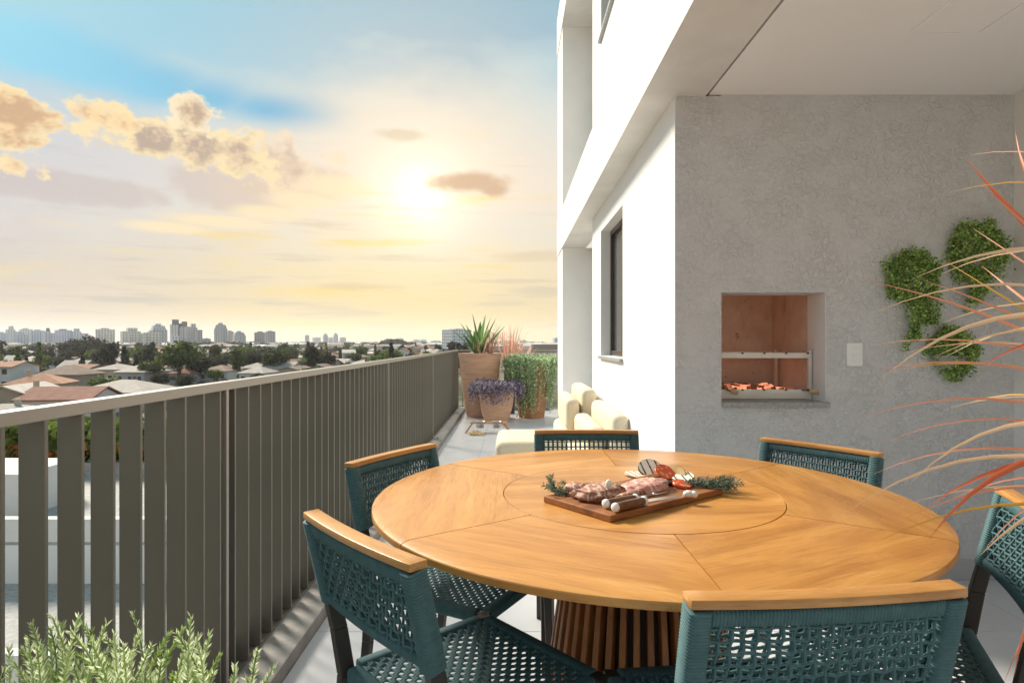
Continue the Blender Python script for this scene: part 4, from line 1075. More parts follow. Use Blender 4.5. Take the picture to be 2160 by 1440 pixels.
# ================================================================== ROSEMARY TROUGH by the railing
tr = thing('herb_planter', 'pale green needle-leaved shrub growing beside the railing', 'plant', (-.50, .86, 0))
obj('trough', MB().box(-.30, .26, -.13, .13, .0005, .60), mt['concrete'], tr, bevel=.006)
obj('soil', MB().box(-.28, .24, -.11, .11, .60, .612), mt['soil'], tr)
rs = random.Random(12)
def needle_sprig(mb, st, pts, nl, ln, wd):
    m = len(pts) - 1
    for i in range(nl):
        s = (i + rs.random()) / nl; s = .12 + .88 * s; f_ = s * m; k = min(m - 1, int(f_)); base = pts[k].lerp(pts[k + 1], f_ - k); ax = (pts[k + 1] - pts[k]).normalized()
        o_ = Vector((rs.gauss(0, 1), rs.gauss(0, 1), rs.gauss(0, 1))); o_ = (o_ - ax * o_.dot(ax)).normalized()
        di = (ax * (.75 + .9 * s * s) + o_).normalized(); w = di.cross(o_.cross(ax) + Vector((rs.gauss(0, .3), rs.gauss(0, .3), rs.gauss(0, .3)))).normalized()
        mb.leaf(base, di, w * wd, ln * rs.uniform(.75, 1.15) * (1.05 - .35 * s))
    st.tube(pts, [.0012] * len(pts), 4, False)
light, core, stm = MB(), MB(), MB()
tips = [(30, 1395, .86), (60, 1345, .84), (110, 1300, .86), (165, 1300, .86), (150, 1330, .82), (225, 1315, .86), (240, 1335, .9), (295, 1335, .9), (275, 1375, .82), (320, 1360, .86), (372, 1335, .86), (403, 1300, .86), (415, 1350, .84),
        (495, 1405, .86), (543, 1372, .88), (580, 1405, .86), (450, 1420, .9), (78, 1365, .8), (190, 1350, .8), (10, 1410, .82), (340, 1395, .8), (130, 1370, .9), (260, 1360, .78), (385, 1385, .9), (205, 1380, .92), (300, 1400, .9), (520, 1430, .82)]
for i in range(150):
    if i < len(tips): t_ = aty(*tips[i]) - Vector((-.50, .86, 0))
    else: t_ = Vector((rs.uniform(-.34, .03), rs.uniform(-.16, .16), rs.uniform(.68, .765)))
    b_ = Vector((t_.x * .8 + rs.uniform(-.05, .05), t_.y * .7, .60)); side = Vector((rs.uniform(-.03, .03), rs.uniform(-.03, .03), 0))
    pts = [b_.lerp(t_, s) + side * sin(pi * s) for s in [k / 6 for k in range(7)]]
    needle_sprig(light if i < len(tips) or rs.random() < .6 else core, stm, pts, 150, .0150, .00115)
obj('light_foliage', light, mt['lime'], tr)['kind'] = 'stuff'; obj('inner_foliage', core, mt['sprig_core'], tr)['kind'] = 'stuff'; obj('stem', stm, mt['sprig_core'], tr)

# ================================================================== THE TOWN BELOW
GZ = -10.0
EYE = H - GZ
def gpx(px, Y): return (px - 1079) / F * Y
def rail_y(px): return 722 + .1344 * (1079 - px)
rc = random.Random(21)

def ground_fn(t, b):
    v = coords(t)
    n = t.noise(v, .035, 6, .65); n2 = t.noise(v, .16, 5, .7); n3 = t.noise(v, .010, 4, .5)
    col = t.mix(t.smooth(n, .40, .60), (.060, .062, .032, 1), (.20, .17, .13, 1))
    col = t.mix(t.smooth(n2, .52, .66, 0, .8), col, (.045, .055, .022, 1))
    col = t.mix(t.smooth(n3, .50, .70, 0, .5), col, (.30, .26, .22, 1)); setc(t, b, col)
mt['ground'] = M('ground', (.1, .1, .06), .95, spec=.1, fn=ground_fn)
g = MB(); n = 40
for j in range(2):
    pass
g.add([(-4150, -300, GZ), (4150, -300, GZ), (4150, 5050, GZ), (-4150, 5050, GZ)], [(0, 1, 2, 3)])
tag(obj('ground', g, mt['ground']), 'wide low ground of the town', kind='structure')

# --- trees -----------------------------------------------------------------
def crown(seed, w, h, z0, clumps, per, size, kind):
    r = random.Random(seed); mb = MB()
    for c_ in range(clumps):
        if kind == 'cone':
            s = r.random(); rad = w * (1 - s) ** .7 * .75 + .1; a = r.uniform(0, 2 * pi); q = rad * .4
            p = Vector((cos(a) * q, sin(a) * q, z0 + s * h)); cr = max(.5, rad * .9)
        else:
            d = Vector((r.gauss(0, 1), r.gauss(0, 1), r.gauss(0, 1))).normalized() * (r.random() ** .45)
            p = Vector((d.x * w * .78, d.y * w * .78, z0 + h * .5 + d.z * h * .40)); cr = w * r.uniform(.22, .42)
        for k in range(per):
            e = Vector((r.gauss(0, 1), r.gauss(0, 1), r.gauss(0, 1) * .85)).normalized()
            q = p + e * (cr * r.uniform(.65, 1.08))
            o_ = (e + Vector((r.gauss(0, .6), r.gauss(0, .6), r.gauss(0, .6)))).normalized(); u = o_.orthogonal().normalized(); u = (Matrix.Rotation(r.uniform(0, 6.28), 3, o_) @ u)
            w_ = o_.cross(u); s = size * r.uniform(.6, 1.3)
            mb.add([q - u * s, q + w_ * s * .6, q + u * s, q - w_ * s * .6], [(0, 1, 2, 3)])
    return mb
def tree_proto(seed, kind):
    if kind == 'broad': cr = crown(seed, 4.4, 6.2, 2.2, 34, 62, .42, kind); tr_ = MB().tube([(0, 0, 0), (.1, 0, 1.6), (-.1, .1, 3.4), (0, 0, 5.5)], [.42, .32, .24, .1], 7)
    elif kind == 'cone': cr = crown(seed, 2.0, 9.5, .7, 40, 46, .34, kind); tr_ = MB().tube([(0, 0, 0), (0, 0, 3), (0, 0, 9)], [.3, .24, .05], 6)
    elif kind == 'tall': cr = crown(seed, 3.2, 9.5, 3.0, 34, 62, .42, kind); tr_ = MB().tube([(0, 0, 0), (.1, .1, 3), (0, 0, 6), (.1, 0, 9)], [.4, .32, .24, .08], 7)
    else: cr = crown(seed, 2.6, 3.0, .4, 22, 52, .30, kind); tr_ = MB().tube([(0, 0, 0), (0, .1, 1.2), (0, 0, 2.2)], [.16, .12, .05], 6)
    if kind in ('broad', 'tall'):
        for k in range(5):
            a = rc.uniform(0, 6.28); tr_.tube([(0, 0, 2.4 + k * .4), (cos(a) * 1.0, sin(a) * 1.0, 3.6 + k * .5), (cos(a) * 2.0, sin(a) * 2.0, 4.6 + k * .5)], [.16, .11, .04], 5)
    return cr.mesh('crown'), tr_.mesh('trunk')
PROTO = {k: [tree_proto(i * 7 + s, k) for i in range(3)] for s, k in enumerate(('broad', 'cone', 'tall', 'bush'))}
CROWN_MAT = {}
for k, lst in PROTO.items():
    CROWN_MAT[k] = {}
    for mk in ('tree_leaf', 'tree_dark', 'tree_light'):
        CROWN_MAT[k][mk] = []
        for (cm, tm) in lst:
            c2 = cm.copy(); c2.materials.append(mt[mk]); CROWN_MAT[k][mk].append(c2)
    for (cm, tm) in lst: tm.materials.append(mt['bark'])
WORDS = {'broad': 'spreading', 'cone': 'narrow pointed', 'tall': 'tall', 'bush': 'low bushy'}
TONE = {'tree_leaf': 'mid-green', 'tree_dark': 'dark', 'tree_light': 'bright green'}
def tree(kind, px, Y, hpx, mk, label, group='trees of the town', wx=1.0):
    i = rc.randrange(3); base_h = {'broad': 8.4, 'cone': 10.2, 'tall': 12.4, 'bush': 3.4}[kind]
    s = hpx / F * Y / base_h
    o = thing({'cone': 'cypress_tree', 'bush': 'bush'}.get(kind, 'tree'), label, 'tree' if kind != 'bush' else 'bush', (gpx(px, Y), Y, GZ), rc.uniform(0, 6.28), group)
    o.scale = (s * wx, s * wx, s)
    a = bpy.data.objects.new('crown', CROWN_MAT[kind][mk][i]); C.objects.link(a); a.parent = o
    b = bpy.data.objects.new('trunk', PROTO[kind][i][1]); C.objects.link(b); b.parent = o
    return o
def gy(Y): return 722 + EYE * F / Y            # image row of the ground at distance Y

# --- houses ----------------------------------------------------------------
WALLS = {'cream': (.52, .45, .35), 'white': (.70, .69, .67), 'beige': (.45, .37, .28), 'pinkish': (.50, .38, .32), 'grey': (.42, .42, .43)}
ROOFS = {'terracotta': ((.30, .14, .085), (.42, .22, .14)), 'brown': ((.19, .13, .10), (.30, .21, .16)), 'pale': ((.42, .36, .31), (.56, .49, .43)), 'dark': ((.06, .055, .06), (.10, .09, .10)), 'rust': ((.24, .10, .07), (.36, .17, .12))}
for k, v in WALLS.items(): mt['wall_' + k] = M('house_wall_' + k, v, .9, spec=.15, fn=speckled(tuple(x * .9 for x in v), tuple(x * 1.08 for x in v), .6, 5, rvar=.08))
for k, v in ROOFS.items(): mt['roof_' + k] = M('house_roof_' + k, v[0], .85, spec=.15, fn=roof_fn(*v))
win_me = MB().box(-.55, .55, -.06, .02, -.6, .6).mesh('window'); door_me = MB().box(-.48, .48, -.05, .02, 0, 2.1).mesh('door')
frame_me = MB().box(-.66, .66, -.035, .01, -.72, .72).mesh('window_frame')
def house(px, Y, w, d, h, rh, style, wall, roof, rz, label, wins=3, storeys=1, group='houses of the town'):
    o = thing('house', label, 'house', (gpx(px, Y), Y, GZ), rz, group); e = .45
    obj('wall', MB().box(-w / 2, w / 2, -d / 2, d / 2, -.3, h), mt['wall_' + wall], o)
    r = MB(); W, D_ = w / 2 + e, d / 2 + e; t_ = .18
    if style == 'gable_x':       # ridge along X
        r.add([(-W, -D_, h - .05), (W, -D_, h - .05), (W, 0, h + rh), (-W, 0, h + rh), (-W, D_, h - .05), (W, D_, h - .05), (-W, -D_, h + t_ - .05), (W, -D_, h + t_ - .05), (W, 0, h + rh + t_), (-W, 0, h + rh + t_), (-W, D_, h + t_ - .05), (W, D_, h + t_ - .05)],
              [(0, 3, 2, 1), (3, 4, 5, 2), (6, 7, 8, 9), (9, 8, 11, 10), (0, 1, 7, 6), (4, 10, 11, 5), (0, 6, 9, 3), (3, 9, 10, 4), (1, 2, 8, 7), (2, 5, 11, 8)])
        gb = MB().add([(-w / 2, -d / 2, h), (-w / 2, d / 2, h), (-w / 2, 0, h + rh * .93), (w / 2, -d / 2, h), (w / 2, d / 2, h), (w / 2, 0, h + rh * .93)], [(0, 2, 1), (3, 4, 5)])
        for q in (0, 3): obj('gable', MB().add(gb.v[q:q + 3], [(0, 1, 2)]), mt['wall_' + wall], o)
    elif style == 'gable_y':
        r.add([(-W, -D_, h - .05), (-W, D_, h - .05), (0, D_, h + rh), (0, -D_, h + rh), (W, -D_, h - .05), (W, D_, h - .05), (-W, -D_, h + t_ - .05), (-W, D_, h + t_ - .05), (0, D_, h + rh + t_), (0, -D_, h + rh + t_), (W, -D_, h + t_ - .05), (W, D_, h + t_ - .05)],
              [(0, 1, 2, 3), (3, 2, 5, 4), (6, 9, 8, 7), (9, 10, 11, 8), (0, 6, 7, 1), (4, 5, 11, 10), (0, 3, 9, 6), (3, 4, 10, 9), (1, 7, 8, 2), (2, 8, 11, 5)])
        gb = MB().add([(-w / 2, -d / 2, h), (w / 2, -d / 2, h), (0, -d / 2, h + rh * .93), (-w / 2, d / 2, h), (w / 2, d / 2, h), (0, d / 2, h + rh * .93)], [(0, 1, 2), (3, 5, 4)])
        for q in (0, 3): obj('gable', MB().add(gb.v[q:q + 3], [(0, 1, 2)]), mt['wall_' + wall], o)
    elif style == 'hip':
        k = max(.2, W - D_)
        r.add([(-W, -D_, h - .05), (W, -D_, h - .05), (W, D_, h - .05), (-W, D_, h - .05), (-W, -D_, h + .1), (W, -D_, h + .1), (W, D_, h + .1), (-W, D_, h + .1), (-k, 0, h + rh), (k, 0, h + rh)],
              [(0, 3, 2, 1), (0, 1, 5, 4), (1, 2, 6, 5), (2, 3, 7, 6), (3, 0, 4, 7), (4, 5, 9, 8), (5, 6, 9), (6, 7, 8, 9), (7, 4, 8)])
    else:
        r.box(-w / 2 - .12, w / 2 + .12, -d / 2 - .12, d / 2 + .12, h - .02, h + .55)
    ro = obj('roof', r, mt['roof_' + roof], o)
    if rc.random() < .35 and style != 'flat':
        cx = rc.uniform(-.25, .25) * w; obj('chimney', MB().box(cx - .3, cx + .3, -.3, .3, h + rh * .4, h + rh + .6), mt['wall_' + wall], ro)
    if wins:
        for s_ in range(storeys):
            zz = 1.5 + s_ * 2.9
            for k in range(wins):
                x = -w / 2 + w * (k + .5) / wins
                f_ = link('window', frame_me, mt['wall_white'], o, (x, -d / 2, zz)); link('pane', win_me, mt['glass_far'], f_)
        link('door', door_me, mt['roof_brown'], o, (w * .5 - w / wins, -d / 2, 0))
    return o
ORD = ['first', 'second', 'third', 'fourth', 'fifth', 'sixth', 'seventh', 'eighth', 'ninth', 'tenth', 'eleventh', 'twelfth'] + ['%dth' % k for k in range(13, 60)]
# the recognisable near houses
NEAR = [(52, 98, 7.6, 11, 3.0, 1.6, 'gable_y', 'beige', 'pale', .20, 'beige gabled house with two dark windows just above the railing end', 2, 1),
        (150, 96, 10.0, 9, 2.7, 1.6, 'gable_x', 'white', 'rust', .10, 'low house with a rust-red roof and dark ridge next to the beige gabled house', 3, 1),
        (270, 108, 12.5, 10, 2.9, 1.9, 'hip', 'cream', 'pale', -.1, 'pale hip-roofed house close above the railing below the big tree', 3, 1),
        (12, 150, 9.0, 10, 5.4, 1.2, 'gable_x', 'white', 'terracotta', .1, 'white two-storey house with terracotta roof at the left edge', 3, 2),
        (88, 126, 9.5, 9, 3.0, 2.1, 'hip', 'cream', 'terracotta', .3, 'terracotta hip-roofed house behind the beige gabled house', 3, 1),
        (148, 158, 11.5, 9, 3.2, 2.3, 'hip', 'beige', 'brown', -.05, 'brown hip-roofed house left of the bright green bush', 3, 1),
        (14, 82, 9.0, 8, 1.9, 1.3, 'hip', 'cream', 'pale', .25, 'pale-roofed house half hidden by the railing end', 3, 1),
        (120, 250, 18, 10, 3.4, .4, 'flat', 'white', 'pale', 0, 'long flat white house with a pale band in front of the dark trees', 5, 1),
        (250, 178, 9, 9, 3.6, 1.6, 'hip', 'cream', 'pale', .1, 'cream house with pale roof between the dark tree and the cypress', 3, 1)]
for a in NEAR:
    px, Y, w, d, h, rh, st, wl, rf, rz, lb, wn, so = a
    house(px, Y, w, d, h, rh, st, wl, rf, rz, lb, wn, so)
near_boxes = [(a[0], a[1], a[2] / a[1] * F / 2 + 14) for a in NEAR]
rows = [178, 200, 226, 255, 290, 330, 380, 440, 520, 620]
ROWN = ['first', 'second', 'third', 'fourth', 'fifth', 'sixth', 'seventh', 'eighth', 'ninth', 'tenth']
for ri, Y0 in enumerate(rows):
    px = -20 + rc.uniform(0, 40); cnt = 0
    while px < 1000:
        Y = Y0 * rc.uniform(.96, 1.04); w = rc.uniform(5.5, 10.5); h = rc.choice([2.7, 2.9, 3.1] if Y0 < 300 else [3.0, 3.2, 3.4, 5.6, 5.9]); rh = rc.uniform(1.1, 2.2)
        top = 722 + (EYE - h - rh) * F / Y
        skip = any(abs(px - b[0]) < b[2] and abs(Y - b[1]) < 30 for b in near_boxes)
        if top < rail_y(px) - 3 and not skip and rc.random() < .86:
            st = rc.choice(['hip', 'hip', 'gable_x', 'gable_y', 'flat']); wl = rc.choice(['cream', 'white', 'white', 'beige', 'pinkish', 'grey', 'cream']); rf = rc.choice(['terracotta', 'brown', 'pale', 'pale', 'rust', 'pale'])
            cnt += 1
            lb = '%s house with %s %s roof, %s from left in %s house row' % (wl, rf, {'hip': 'hipped', 'gable_x': 'ridged', 'gable_y': 'gabled', 'flat': 'flat'}[st], ORD[cnt - 1], ROWN[ri])
            house(px, Y, w, rc.uniform(8, 11), h, rh, st, wl, rf, rc.uniform(-.35, .35), lb, 3 if Y < 300 else 0, 2 if h > 5 else 1)
        px += (w + rc.uniform(.6, 3.5)) / Y * F
# --- recognisable trees
KT = [('broad', 378, 168, 92, 'tree_leaf', 'big round mid-green tree standing above the railing', 1.0),
      ('broad', 415, 175, 62, 'tree_dark', 'dark tree against the big round tree, on the tower side', .9),
      ('bush', 222, 140, 34, 'tree_light', 'bright green bush in front of the dark tall tree', 1.25),
      ('tall', 232, 196, 86, 'tree_dark', 'tall dark tree behind the bright green bush', .8),
      ('cone', 287, 190, 52, 'tree_dark', 'dark cypress beside the tall dark tree', 1.1),
      ('cone', 302, 200, 40, 'tree_dark', 'shorter dark cypress by the big round tree', 1.0),
      ('broad', 318, 172, 48, 'tree_leaf', 'mid-green tree between the cypress and the big round tree', 1.0),
      ('broad', 340, 150, 34, 'tree_dark', 'low dark tree at the foot of the big round tree', 1.1),
      ('broad', 395, 150, 30, 'tree_dark', 'low dark tree right under the big round tree, nearest the railing', 1.1),
      ('broad', 20, 330, 26, 'tree_dark', 'rounded dark tree at the left edge among white houses', 1.3),
      ('broad', 75, 300, 30, 'tree_dark', 'spreading dark tree in front of the white tower cluster', 1.2),
      ('tall', 108, 290, 44, 'tree_dark', 'tall dark tree beside the white tower cluster', .8),
      ('broad', 150, 320, 52, 'tree_dark', 'tall-standing dark tree under the white tower cluster end', 1.0),
      ('broad', 185, 330, 58, 'tree_dark', 'broad dark tree below the cream block with the small roof house', 1.0),
      ('broad', 212, 300, 56, 'tree_dark', 'darkest broad tree below the cream block with the small roof house', .9),
      ('cone', 10, 210, 26, 'tree_dark', 'small dark cypress at the left edge', 1.1),
      ('cone', 23, 205, 34, 'tree_dark', 'slim dark cypress near the left edge beside the smaller one', .9),
      ('cone', 56, 215, 40, 'tree_dark', 'slim cypress before the long flat white house', 1.0),
      ('broad', 90, 190, 26, 'tree_leaf', 'low green tree before the long flat white house', 1.3),
      ('broad', 105, 140, 26, 'tree_leaf', 'low green tree left of the brown hip-roofed house', 1.6),
      ('cone', 650, 330, 44, 'tree_dark', 'dark pointed tree above the middle of the railing', 1.4),
      ('cone', 678, 340, 34, 'tree_dark', 'smaller pointed tree beside the dark pointed tree', 1.2),
      ('broad', 585, 260, 40, 'tree_light', 'bright green tree rising over the railing middle', .9),
      ('broad', 640, 230, 30, 'tree_light', 'bright green treetop peeping over the railing', 1.2),
      ('broad', 480, 240, 42, 'tree_leaf', 'green tree past the big round tree below the slim tower', 1.1),
      ('broad', 530, 300, 40, 'tree_dark', 'dark tree below the brown-crowned block', 1.1)]
for (k, px, Y, hp, mk, lb, wx) in KT: tree(k, px, Y, hp, mk, lb, 'trees of the town', wx)
for ri, Y0 in enumerate([128, 150, 172, 192, 212, 232, 255, 290, 335, 385, 445, 520, 610, 720, 840]):
    px = -10 + rc.uniform(0, 60); cnt = 0
    while px < 985:
        Y = Y0 * rc.uniform(.96, 1.04); kd = rc.choice(['broad', 'broad', 'tall', 'bush', 'cone', 'broad']); hm = {'broad': 7.8, 'cone': 9, 'tall': 10.5, 'bush': 3.6}[kd] * rc.uniform(.8, 1.25)
        if Y0 < 180: kd = 'bush' if rc.random() < .6 else 'broad'; hm = rc.uniform(2.5, 4.8)
        hp = hm / Y * F; top = gy(Y) - hp
        if top < rail_y(px) - 2 and not (Y < 180 and any(abs(px - b[0]) < b[2] for b in near_boxes)):
            cnt += 1
            mk = rc.choice(['tree_dark', 'tree_dark', 'tree_leaf', 'tree_dark', 'tree_light'] if Y0 < 400 else ['tree_dark', 'tree_dark', 'tree_leaf'])
            tree(kd, px, Y, hp, mk, '%s %s tree, %s from left in %s row of town trees' % (TONE[mk], WORDS[kd], ORD[cnt - 1], (ROWN + ['eleventh', 'twelfth', 'thirteenth', 'fourteenth', 'fifteenth', 'sixteenth'])[ri]))
        px += rc.uniform(6, 20) / Y * F * (1.0 if Y0 < 330 else 1.4)

# --- the far mass of houses and woods
mb = MB()
for k in range(1500):
    Y = 700 * (1 + 3.2 * rc.random() ** 1.6); x = gpx(rc.uniform(-150, 1300), Y); w = rc.uniform(8, 22); d = rc.uniform(8, 14); h = rc.choice([3, 4, 6, 7, 9])
    mb.box(x - w / 2, x + w / 2, Y, Y + d, GZ - .5, GZ + h)
    mb.add([(x - w / 2 - .5, Y - .5, GZ + h), (x + w / 2 + .5, Y - .5, GZ + h), (x + w / 2 + .5, Y + d + .5, GZ + h), (x - w / 2 - .5, Y + d + .5, GZ + h), (x - w * .2, Y + d / 2, GZ + h + 1.8), (x + w * .2, Y + d / 2, GZ + h + 1.8)],
           [(0, 1, 5, 4), (1, 2, 5), (2, 3, 4, 5), (3, 0, 4)])
def far_fn(t, b):
    i = t.node('ShaderNodeNewGeometry').outputs['Random Per Island']
    n = t.node('ShaderNodeValToRGB'); t.put(n.inputs[0], i); cr_ = n.color_ramp; cr_.interpolation = 'CONSTANT'
    cr_.elements[0].color = (.62, .58, .52, 1); cr_.elements[1].position = .3; cr_.elements[1].color = (.45, .38, .32, 1)
    for p_, c_ in ((.5, (.36, .24, .18, 1)), (.65, (.68, .66, .63, 1)), (.85, (.42, .40, .39, 1))):
        e = cr_.elements.new(p_); e.color = c_
    setc(t, b, n.outputs[0])
mt['far_houses'] = M('far_houses', (.5, .45, .4), .9, spec=.1, fn=far_fn)
tag(obj('distant_houses', mb, mt['far_houses']), 'far-off mass of small pale houses under the skyline', 'houses', kind='stuff')
mb = MB()
def wood_clump(px, Y, wpx, hpx, n):
    W_ = wpx / F * Y; Hh = hpx / F * Y
    for _ in range(n):
        u = rc.gauss(0, .42); v = rc.random() ** .7; x = gpx(px, Y) + u * W_; z = GZ + v * Hh * math.exp(-u * u * 1.6) ; s = Y * .0020 * rc.uniform(.6, 1.3)
        a = rc.uniform(0, pi); q = Vector((x, Y + rc.uniform(-1, 1) * W_ * .35, z)); uu = Vector((cos(a), rc.uniform(-.5, .5), sin(a))) * s; vv = Vector((-sin(a), rc.uniform(-.5, .5), cos(a))) * s
        mb.quad(q, uu, vv * .8)
for k in range(420):
    Y = 760 * (1 + 2.6 * rc.random() ** 1.5); wood_clump(rc.uniform(-100, 1250), Y, rc.uniform(12, 46), rc.uniform(5, 11) * 700 / Y * 1.3 + 1.5, 60)
for (px, Y, w, h) in ((830, 900, 60, 22), (860, 920, 60, 15), (790, 880, 40, 12), (695, 800, 70, 16), (735, 820, 50, 15), (640, 820, 60, 14), (420, 760, 120, 18), (480, 780, 120, 18), (540, 800, 90, 15), (260, 740, 90, 17), (330, 760, 100, 18), (165, 700, 120, 20), (110, 720, 90, 18)):
    wood_clump(px, Y, w, h, 420)
tag(obj('distant_woods', mb, mt['tree_dark']), 'far-off dark woods in a band under the skyline', 'woods', kind='stuff')

# --- towers of the skyline
TW = {'white': ((.80, .80, .82), (.20, .22, .27)), 'cream': ((.76, .71, .64), (.24, .23, .24)), 'grey': ((.56, .55, .56), (.16, .17, .20)), 'blue': ((.62, .66, .74), (.16, .19, .26)), 'brown': ((.46, .40, .39), (.14, .13, .15))}
for k, v in TW.items(): mt['tower_' + k] = M('tower_' + k, v[0], .7, spec=.3, fn=tower_fn(*v))
mt['tower_cap'] = M('tower_cap', (.17, .15, .16), .8)
def tower(px0, px1, top, Y, col, label, style='flat', cap=None):
    w = (px1 - px0) / F * Y / 1.12; h = H + (722 - top) / F * Y - GZ; x = gpx((px0 + px1) / 2, Y); d = w * rc.uniform(.6, .9)
    o = thing('tower_block', label, 'tower', (x, Y, GZ), rc.uniform(.3, .75), 'towers of the skyline')
    m_ = mt['tower_' + col]; cm = mt['tower_cap'] if cap else m_
    if style == 'step':
        obj('shaft', MB().box(-w * .5, w * .1, -d / 2, d / 2, 0, h * .86).box(w * .102, w * .5, -d * .45, d * .45, 0, h * .78), m_, o)
        obj('crown_block', MB().box(-w * .32, 0, -d * .35, d * .35, h * .862, h), cm, o)
    elif style == 'twin':
        obj('shaft', MB().box(-w * .5, -w * .08, -d / 2, d / 2, 0, h * .84), m_, o); obj('shaft', MB().box(w * .02, w * .5, -d * .42, d * .5, 0, h * .78), m_, o)
        obj('stair_core', MB().box(-w * .079, w * .019, -d * .3, d * .3, 0, h * .88), mt['tower_cap'], o)
        obj('crown_block', MB().box(-w * .42, -w * .14, -d * .3, d * .3, h * .841, h), cm, o); obj('crown_block', MB().box(w * .08, w * .3, -d * .3, d * .3, h * .781, h * .94), cm, o)
    elif style == 'round':
        obj('shaft', MB().box(-w * .5, w * .5, -d / 2, d / 2, 0, h * .78), m_, o)
        obj('crown_block', MB().hexa([(-w * .45, -d * .4, h * .781), (w * .45, -d * .4, h * .781), (w * .45, d * .4, h * .781), (-w * .45, d * .4, h * .781)], [(-w * .36, -d * .3, h * .93), (w * .36, -d * .3, h * .93), (w * .36, d * .3, h * .93), (-w * .36, d * .3, h * .93)]).box(-w * .2, w * .15, -d * .2, d * .2, h * .931, h), cm, o)
    else:
        obj('shaft', MB().box(-w * .5, w * .5, -d / 2, d / 2, 0, h * .95), m_, o)
        obj('roof_house', MB().box(-w * .25, w * .2, -d * .3, d * .3, h * .951, h), cm, o)
    if (px1 - px0) > 17:
        for k in range(3):
            xx = -w * .5 + w * (k + .6) / 3.2
            obj('balcony_stack', MB().box(xx, xx + w * .08, -d / 2 - w * .03, -d / 2 - .01, h * .04, h * .74), m_, o)
    return o
T = [(-12, 14, 700, 900, 'blue', 'blue-grey tower cut by the left edge', 'flat', 0), (14, 44, 688, 950, 'white', 'largest white stepped tower in the left cluster', 'step', 0), (44, 66, 692, 1000, 'white', 'white tower right of the largest stepped one', 'flat', 0),
     (36, 58, 703, 800, 'blue', 'low blue-grey block before the left white towers', 'flat', 0), (68, 92, 695, 900, 'blue', 'blue-grey tower left of the dark stair tower', 'flat', 0), (94, 116, 692, 850, 'blue', 'dark-capped blue-grey tower in the left cluster', 'step', 1),
     (118, 150, 694, 880, 'blue', 'wide blue-grey block with dark roof', 'flat', 1), (150, 186, 693, 900, 'white', 'wide white block ending the left cluster', 'step', 0), (204, 241, 692, 820, 'cream', 'cream block with a small roof house between the left cluster and the wide cream block', 'flat', 0),
     (258, 318, 692, 780, 'cream', 'wide cream block with stepped roof', 'step', 0), (303, 340, 699, 700, 'cream', 'low cream block before the grey-domed tower', 'flat', 0), (318, 350, 683, 800, 'grey', 'grey domed tower right of the wide cream block', 'round', 0),
     (361, 402, 674, 760, 'grey', 'tallest grey twin tower with dark crowns', 'twin', 1), (398, 426, 683, 800, 'grey', 'grey tower attached right of the tallest twin tower', 'step', 0), (360, 378, 706, 720, 'white', 'low white block at the foot of the tallest twin tower', 'flat', 0),
     (452, 480, 681, 840, 'grey', 'slim pointed grey tower', 'round', 0), (478, 493, 697, 900, 'brown', 'small brown tower beside the slim pointed one', 'flat', 0), (492, 517, 698, 880, 'grey', 'short grey tower with sloping-sided top', 'round', 0),
     (536, 562, 699, 900, 'brown', 'brown block left half of the pair past the short grey tower', 'flat', 1), (560, 581, 697, 880, 'grey', 'grey block right half of the pair past the short grey tower', 'flat', 0), (427, 445, 713, 950, 'brown', 'low brown block between the twin and the slim tower', 'flat', 0),
     (643, 653, 706, 2200, 'blue', 'thin hazy tower standing alone', 'flat', 0), (660, 676, 711, 2300, 'white', 'low hazy block left of the hazy pair', 'flat', 0), (681, 692, 703, 2300, 'blue', 'left of the two pointed hazy towers', 'round', 0),
     (703, 713, 702, 2300, 'blue', 'right of the two pointed hazy towers', 'round', 0), (692, 704, 711, 2400, 'white', 'low hazy block between the two pointed hazy towers', 'flat', 0), (716, 730, 711, 2500, 'white', 'low hazy block past the two pointed hazy towers', 'flat', 0),
     (838, 850, 713, 2400, 'blue', 'hazy block over the dark wooded hill', 'flat', 0), (870, 886, 716, 2500, 'white', 'left hazy block of the low pair past the wooded hill', 'flat', 0), (886, 900, 716, 2600, 'blue', 'right hazy block of the low pair past the wooded hill', 'flat', 0), (908, 930, 718, 2600, 'white', 'low hazy slab left of the white block at the railing corner', 'flat', 0),
     (935, 992, 693, 620, 'white', 'large white tower block behind the spiky plant', 'flat', 0), (1096, 1110, 717, 2400, 'blue', 'tiny hazy block above the trailing plant', 'flat', 0), (1166, 1182, 712, 1800, 'blue', 'blue-grey tower beside the pillar edge', 'flat', 0), (1060, 1080, 718, 2600, 'white', 'tiny hazy slab above the pink grass', 'flat', 0)]
for a in T: tower(*a)

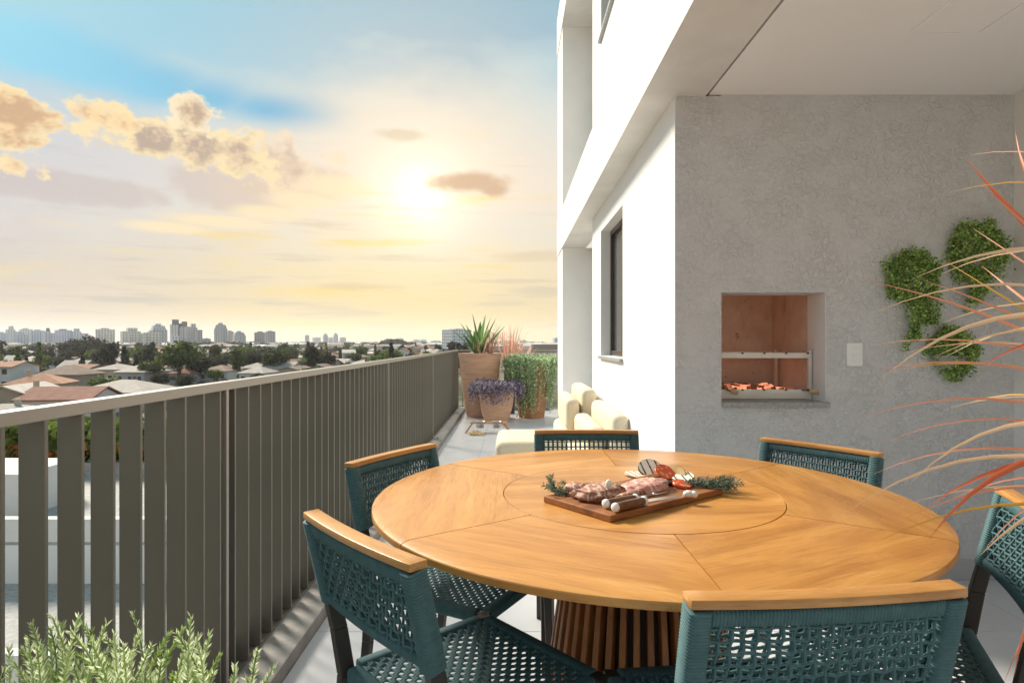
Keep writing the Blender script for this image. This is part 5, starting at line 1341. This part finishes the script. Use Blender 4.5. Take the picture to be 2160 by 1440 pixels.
# --- the stepped white roofs next door, seen through the slats
nb = thing('neighbour_building', 'stepped white building with concrete roof terraces seen through the railing', 'building', (-9, 10, GZ))
def nbox(name, x0, x1, y0, y1, z0, z1, m): return obj(name, MB().box(x0 + 9, x1 + 9, y0 - 10, y1 - 10, z0 - GZ, z1 - GZ), m, nb)
steps = [(12.4, 19, -2.3), (8.6, 12.4, -3.1), (5.4, 8.6, -3.5), (2.5, 5.4, -3.9)]
for (y0, y1, z) in steps:
    nbox('roof_terrace', -18, -2.6, y0, y1, GZ, z - .45, mt['concrete'])
    nbox('parapet', -18, -2.6, y0, y0 + .22, z - .449, z, mt['wall_white']); nbox('parapet', -2.82, -2.6, y0 + .221, y1 - .001, z - .449, z - .001, mt['wall_white'])
    nbox('facade', -18.05, -2.55, y0 - .06, y0 - .001, GZ, z - .5, mt['wall_white'])
nbox('water_tank', -13.5, -11, 14, 16, -2.75, -1.75, mt['wall_white'])
hd = MB(); rh_ = random.Random(4)
fl = MB()
for k in range(5200):
    q = Vector((rh_.uniform(-16, -6), 19.6 + rh_.uniform(-.8, .8), -2.6 + rh_.random() * 1.3)); s = rh_.uniform(.07, .14); a = Vector((rh_.gauss(0, 1), rh_.gauss(0, 1), rh_.gauss(0, 1))).normalized(); b_ = a.orthogonal().normalized()
    (fl if (q.z < -1.9 and rh_.random() < .55) else hd).quad(q, a * s, b_ * s * .7)
hg = thing('hedge', 'green hedge with red flowers behind the stepped white building', 'hedge', (0, 0, 0))
obj('foliage', hd, mt['tree_light'], hg)['kind'] = 'stuff'; obj('flowers', fl, mt['hedge_red'], hg)['kind'] = 'stuff'
obj('planting_bed', MB().box(-16.4, -5.6, 18.7, 20.6, GZ, -2.4), mt['concrete'], hg)
ag = thing('agave', 'spiky green agave on the white roof terrace seen through the slats', 'plant', (-5.0, 6.3, -3.95))
mb = MB()
for k in range(18):
    a = k * 2.4; L = .55 + .25 * (k % 3); blade(mb, (0, 0, 0), (cos(a) * L * .7, sin(a) * L * .7, L * .8), .05, .1, 6, .3)
obj('leaf_rosette', mb, mt['agave'], ag)

# ------------------------------------------------------------------ the hazy air
if HAZE:
    hz_ = obj('haze', MB().box(-4200, 4200, -320, 5100, GZ - 1.5, 90), None)
    m = bpy.data.materials.new('haze'); m.use_nodes = True; t = NT(m.node_tree); t.n.clear()
    o = t.node('ShaderNodeOutputMaterial'); v = t.node('ShaderNodeVolumePrincipled'); v.inputs['Color'].default_value = (.96, .97, 1.0, 1); v.inputs['Density'].default_value = HAZE; v.inputs['Anisotropy'].default_value = .3
    t.l.new(v.outputs[0], o.inputs['Volume']); hz_.data.materials.append(m); hz_['kind'] = 'stuff'
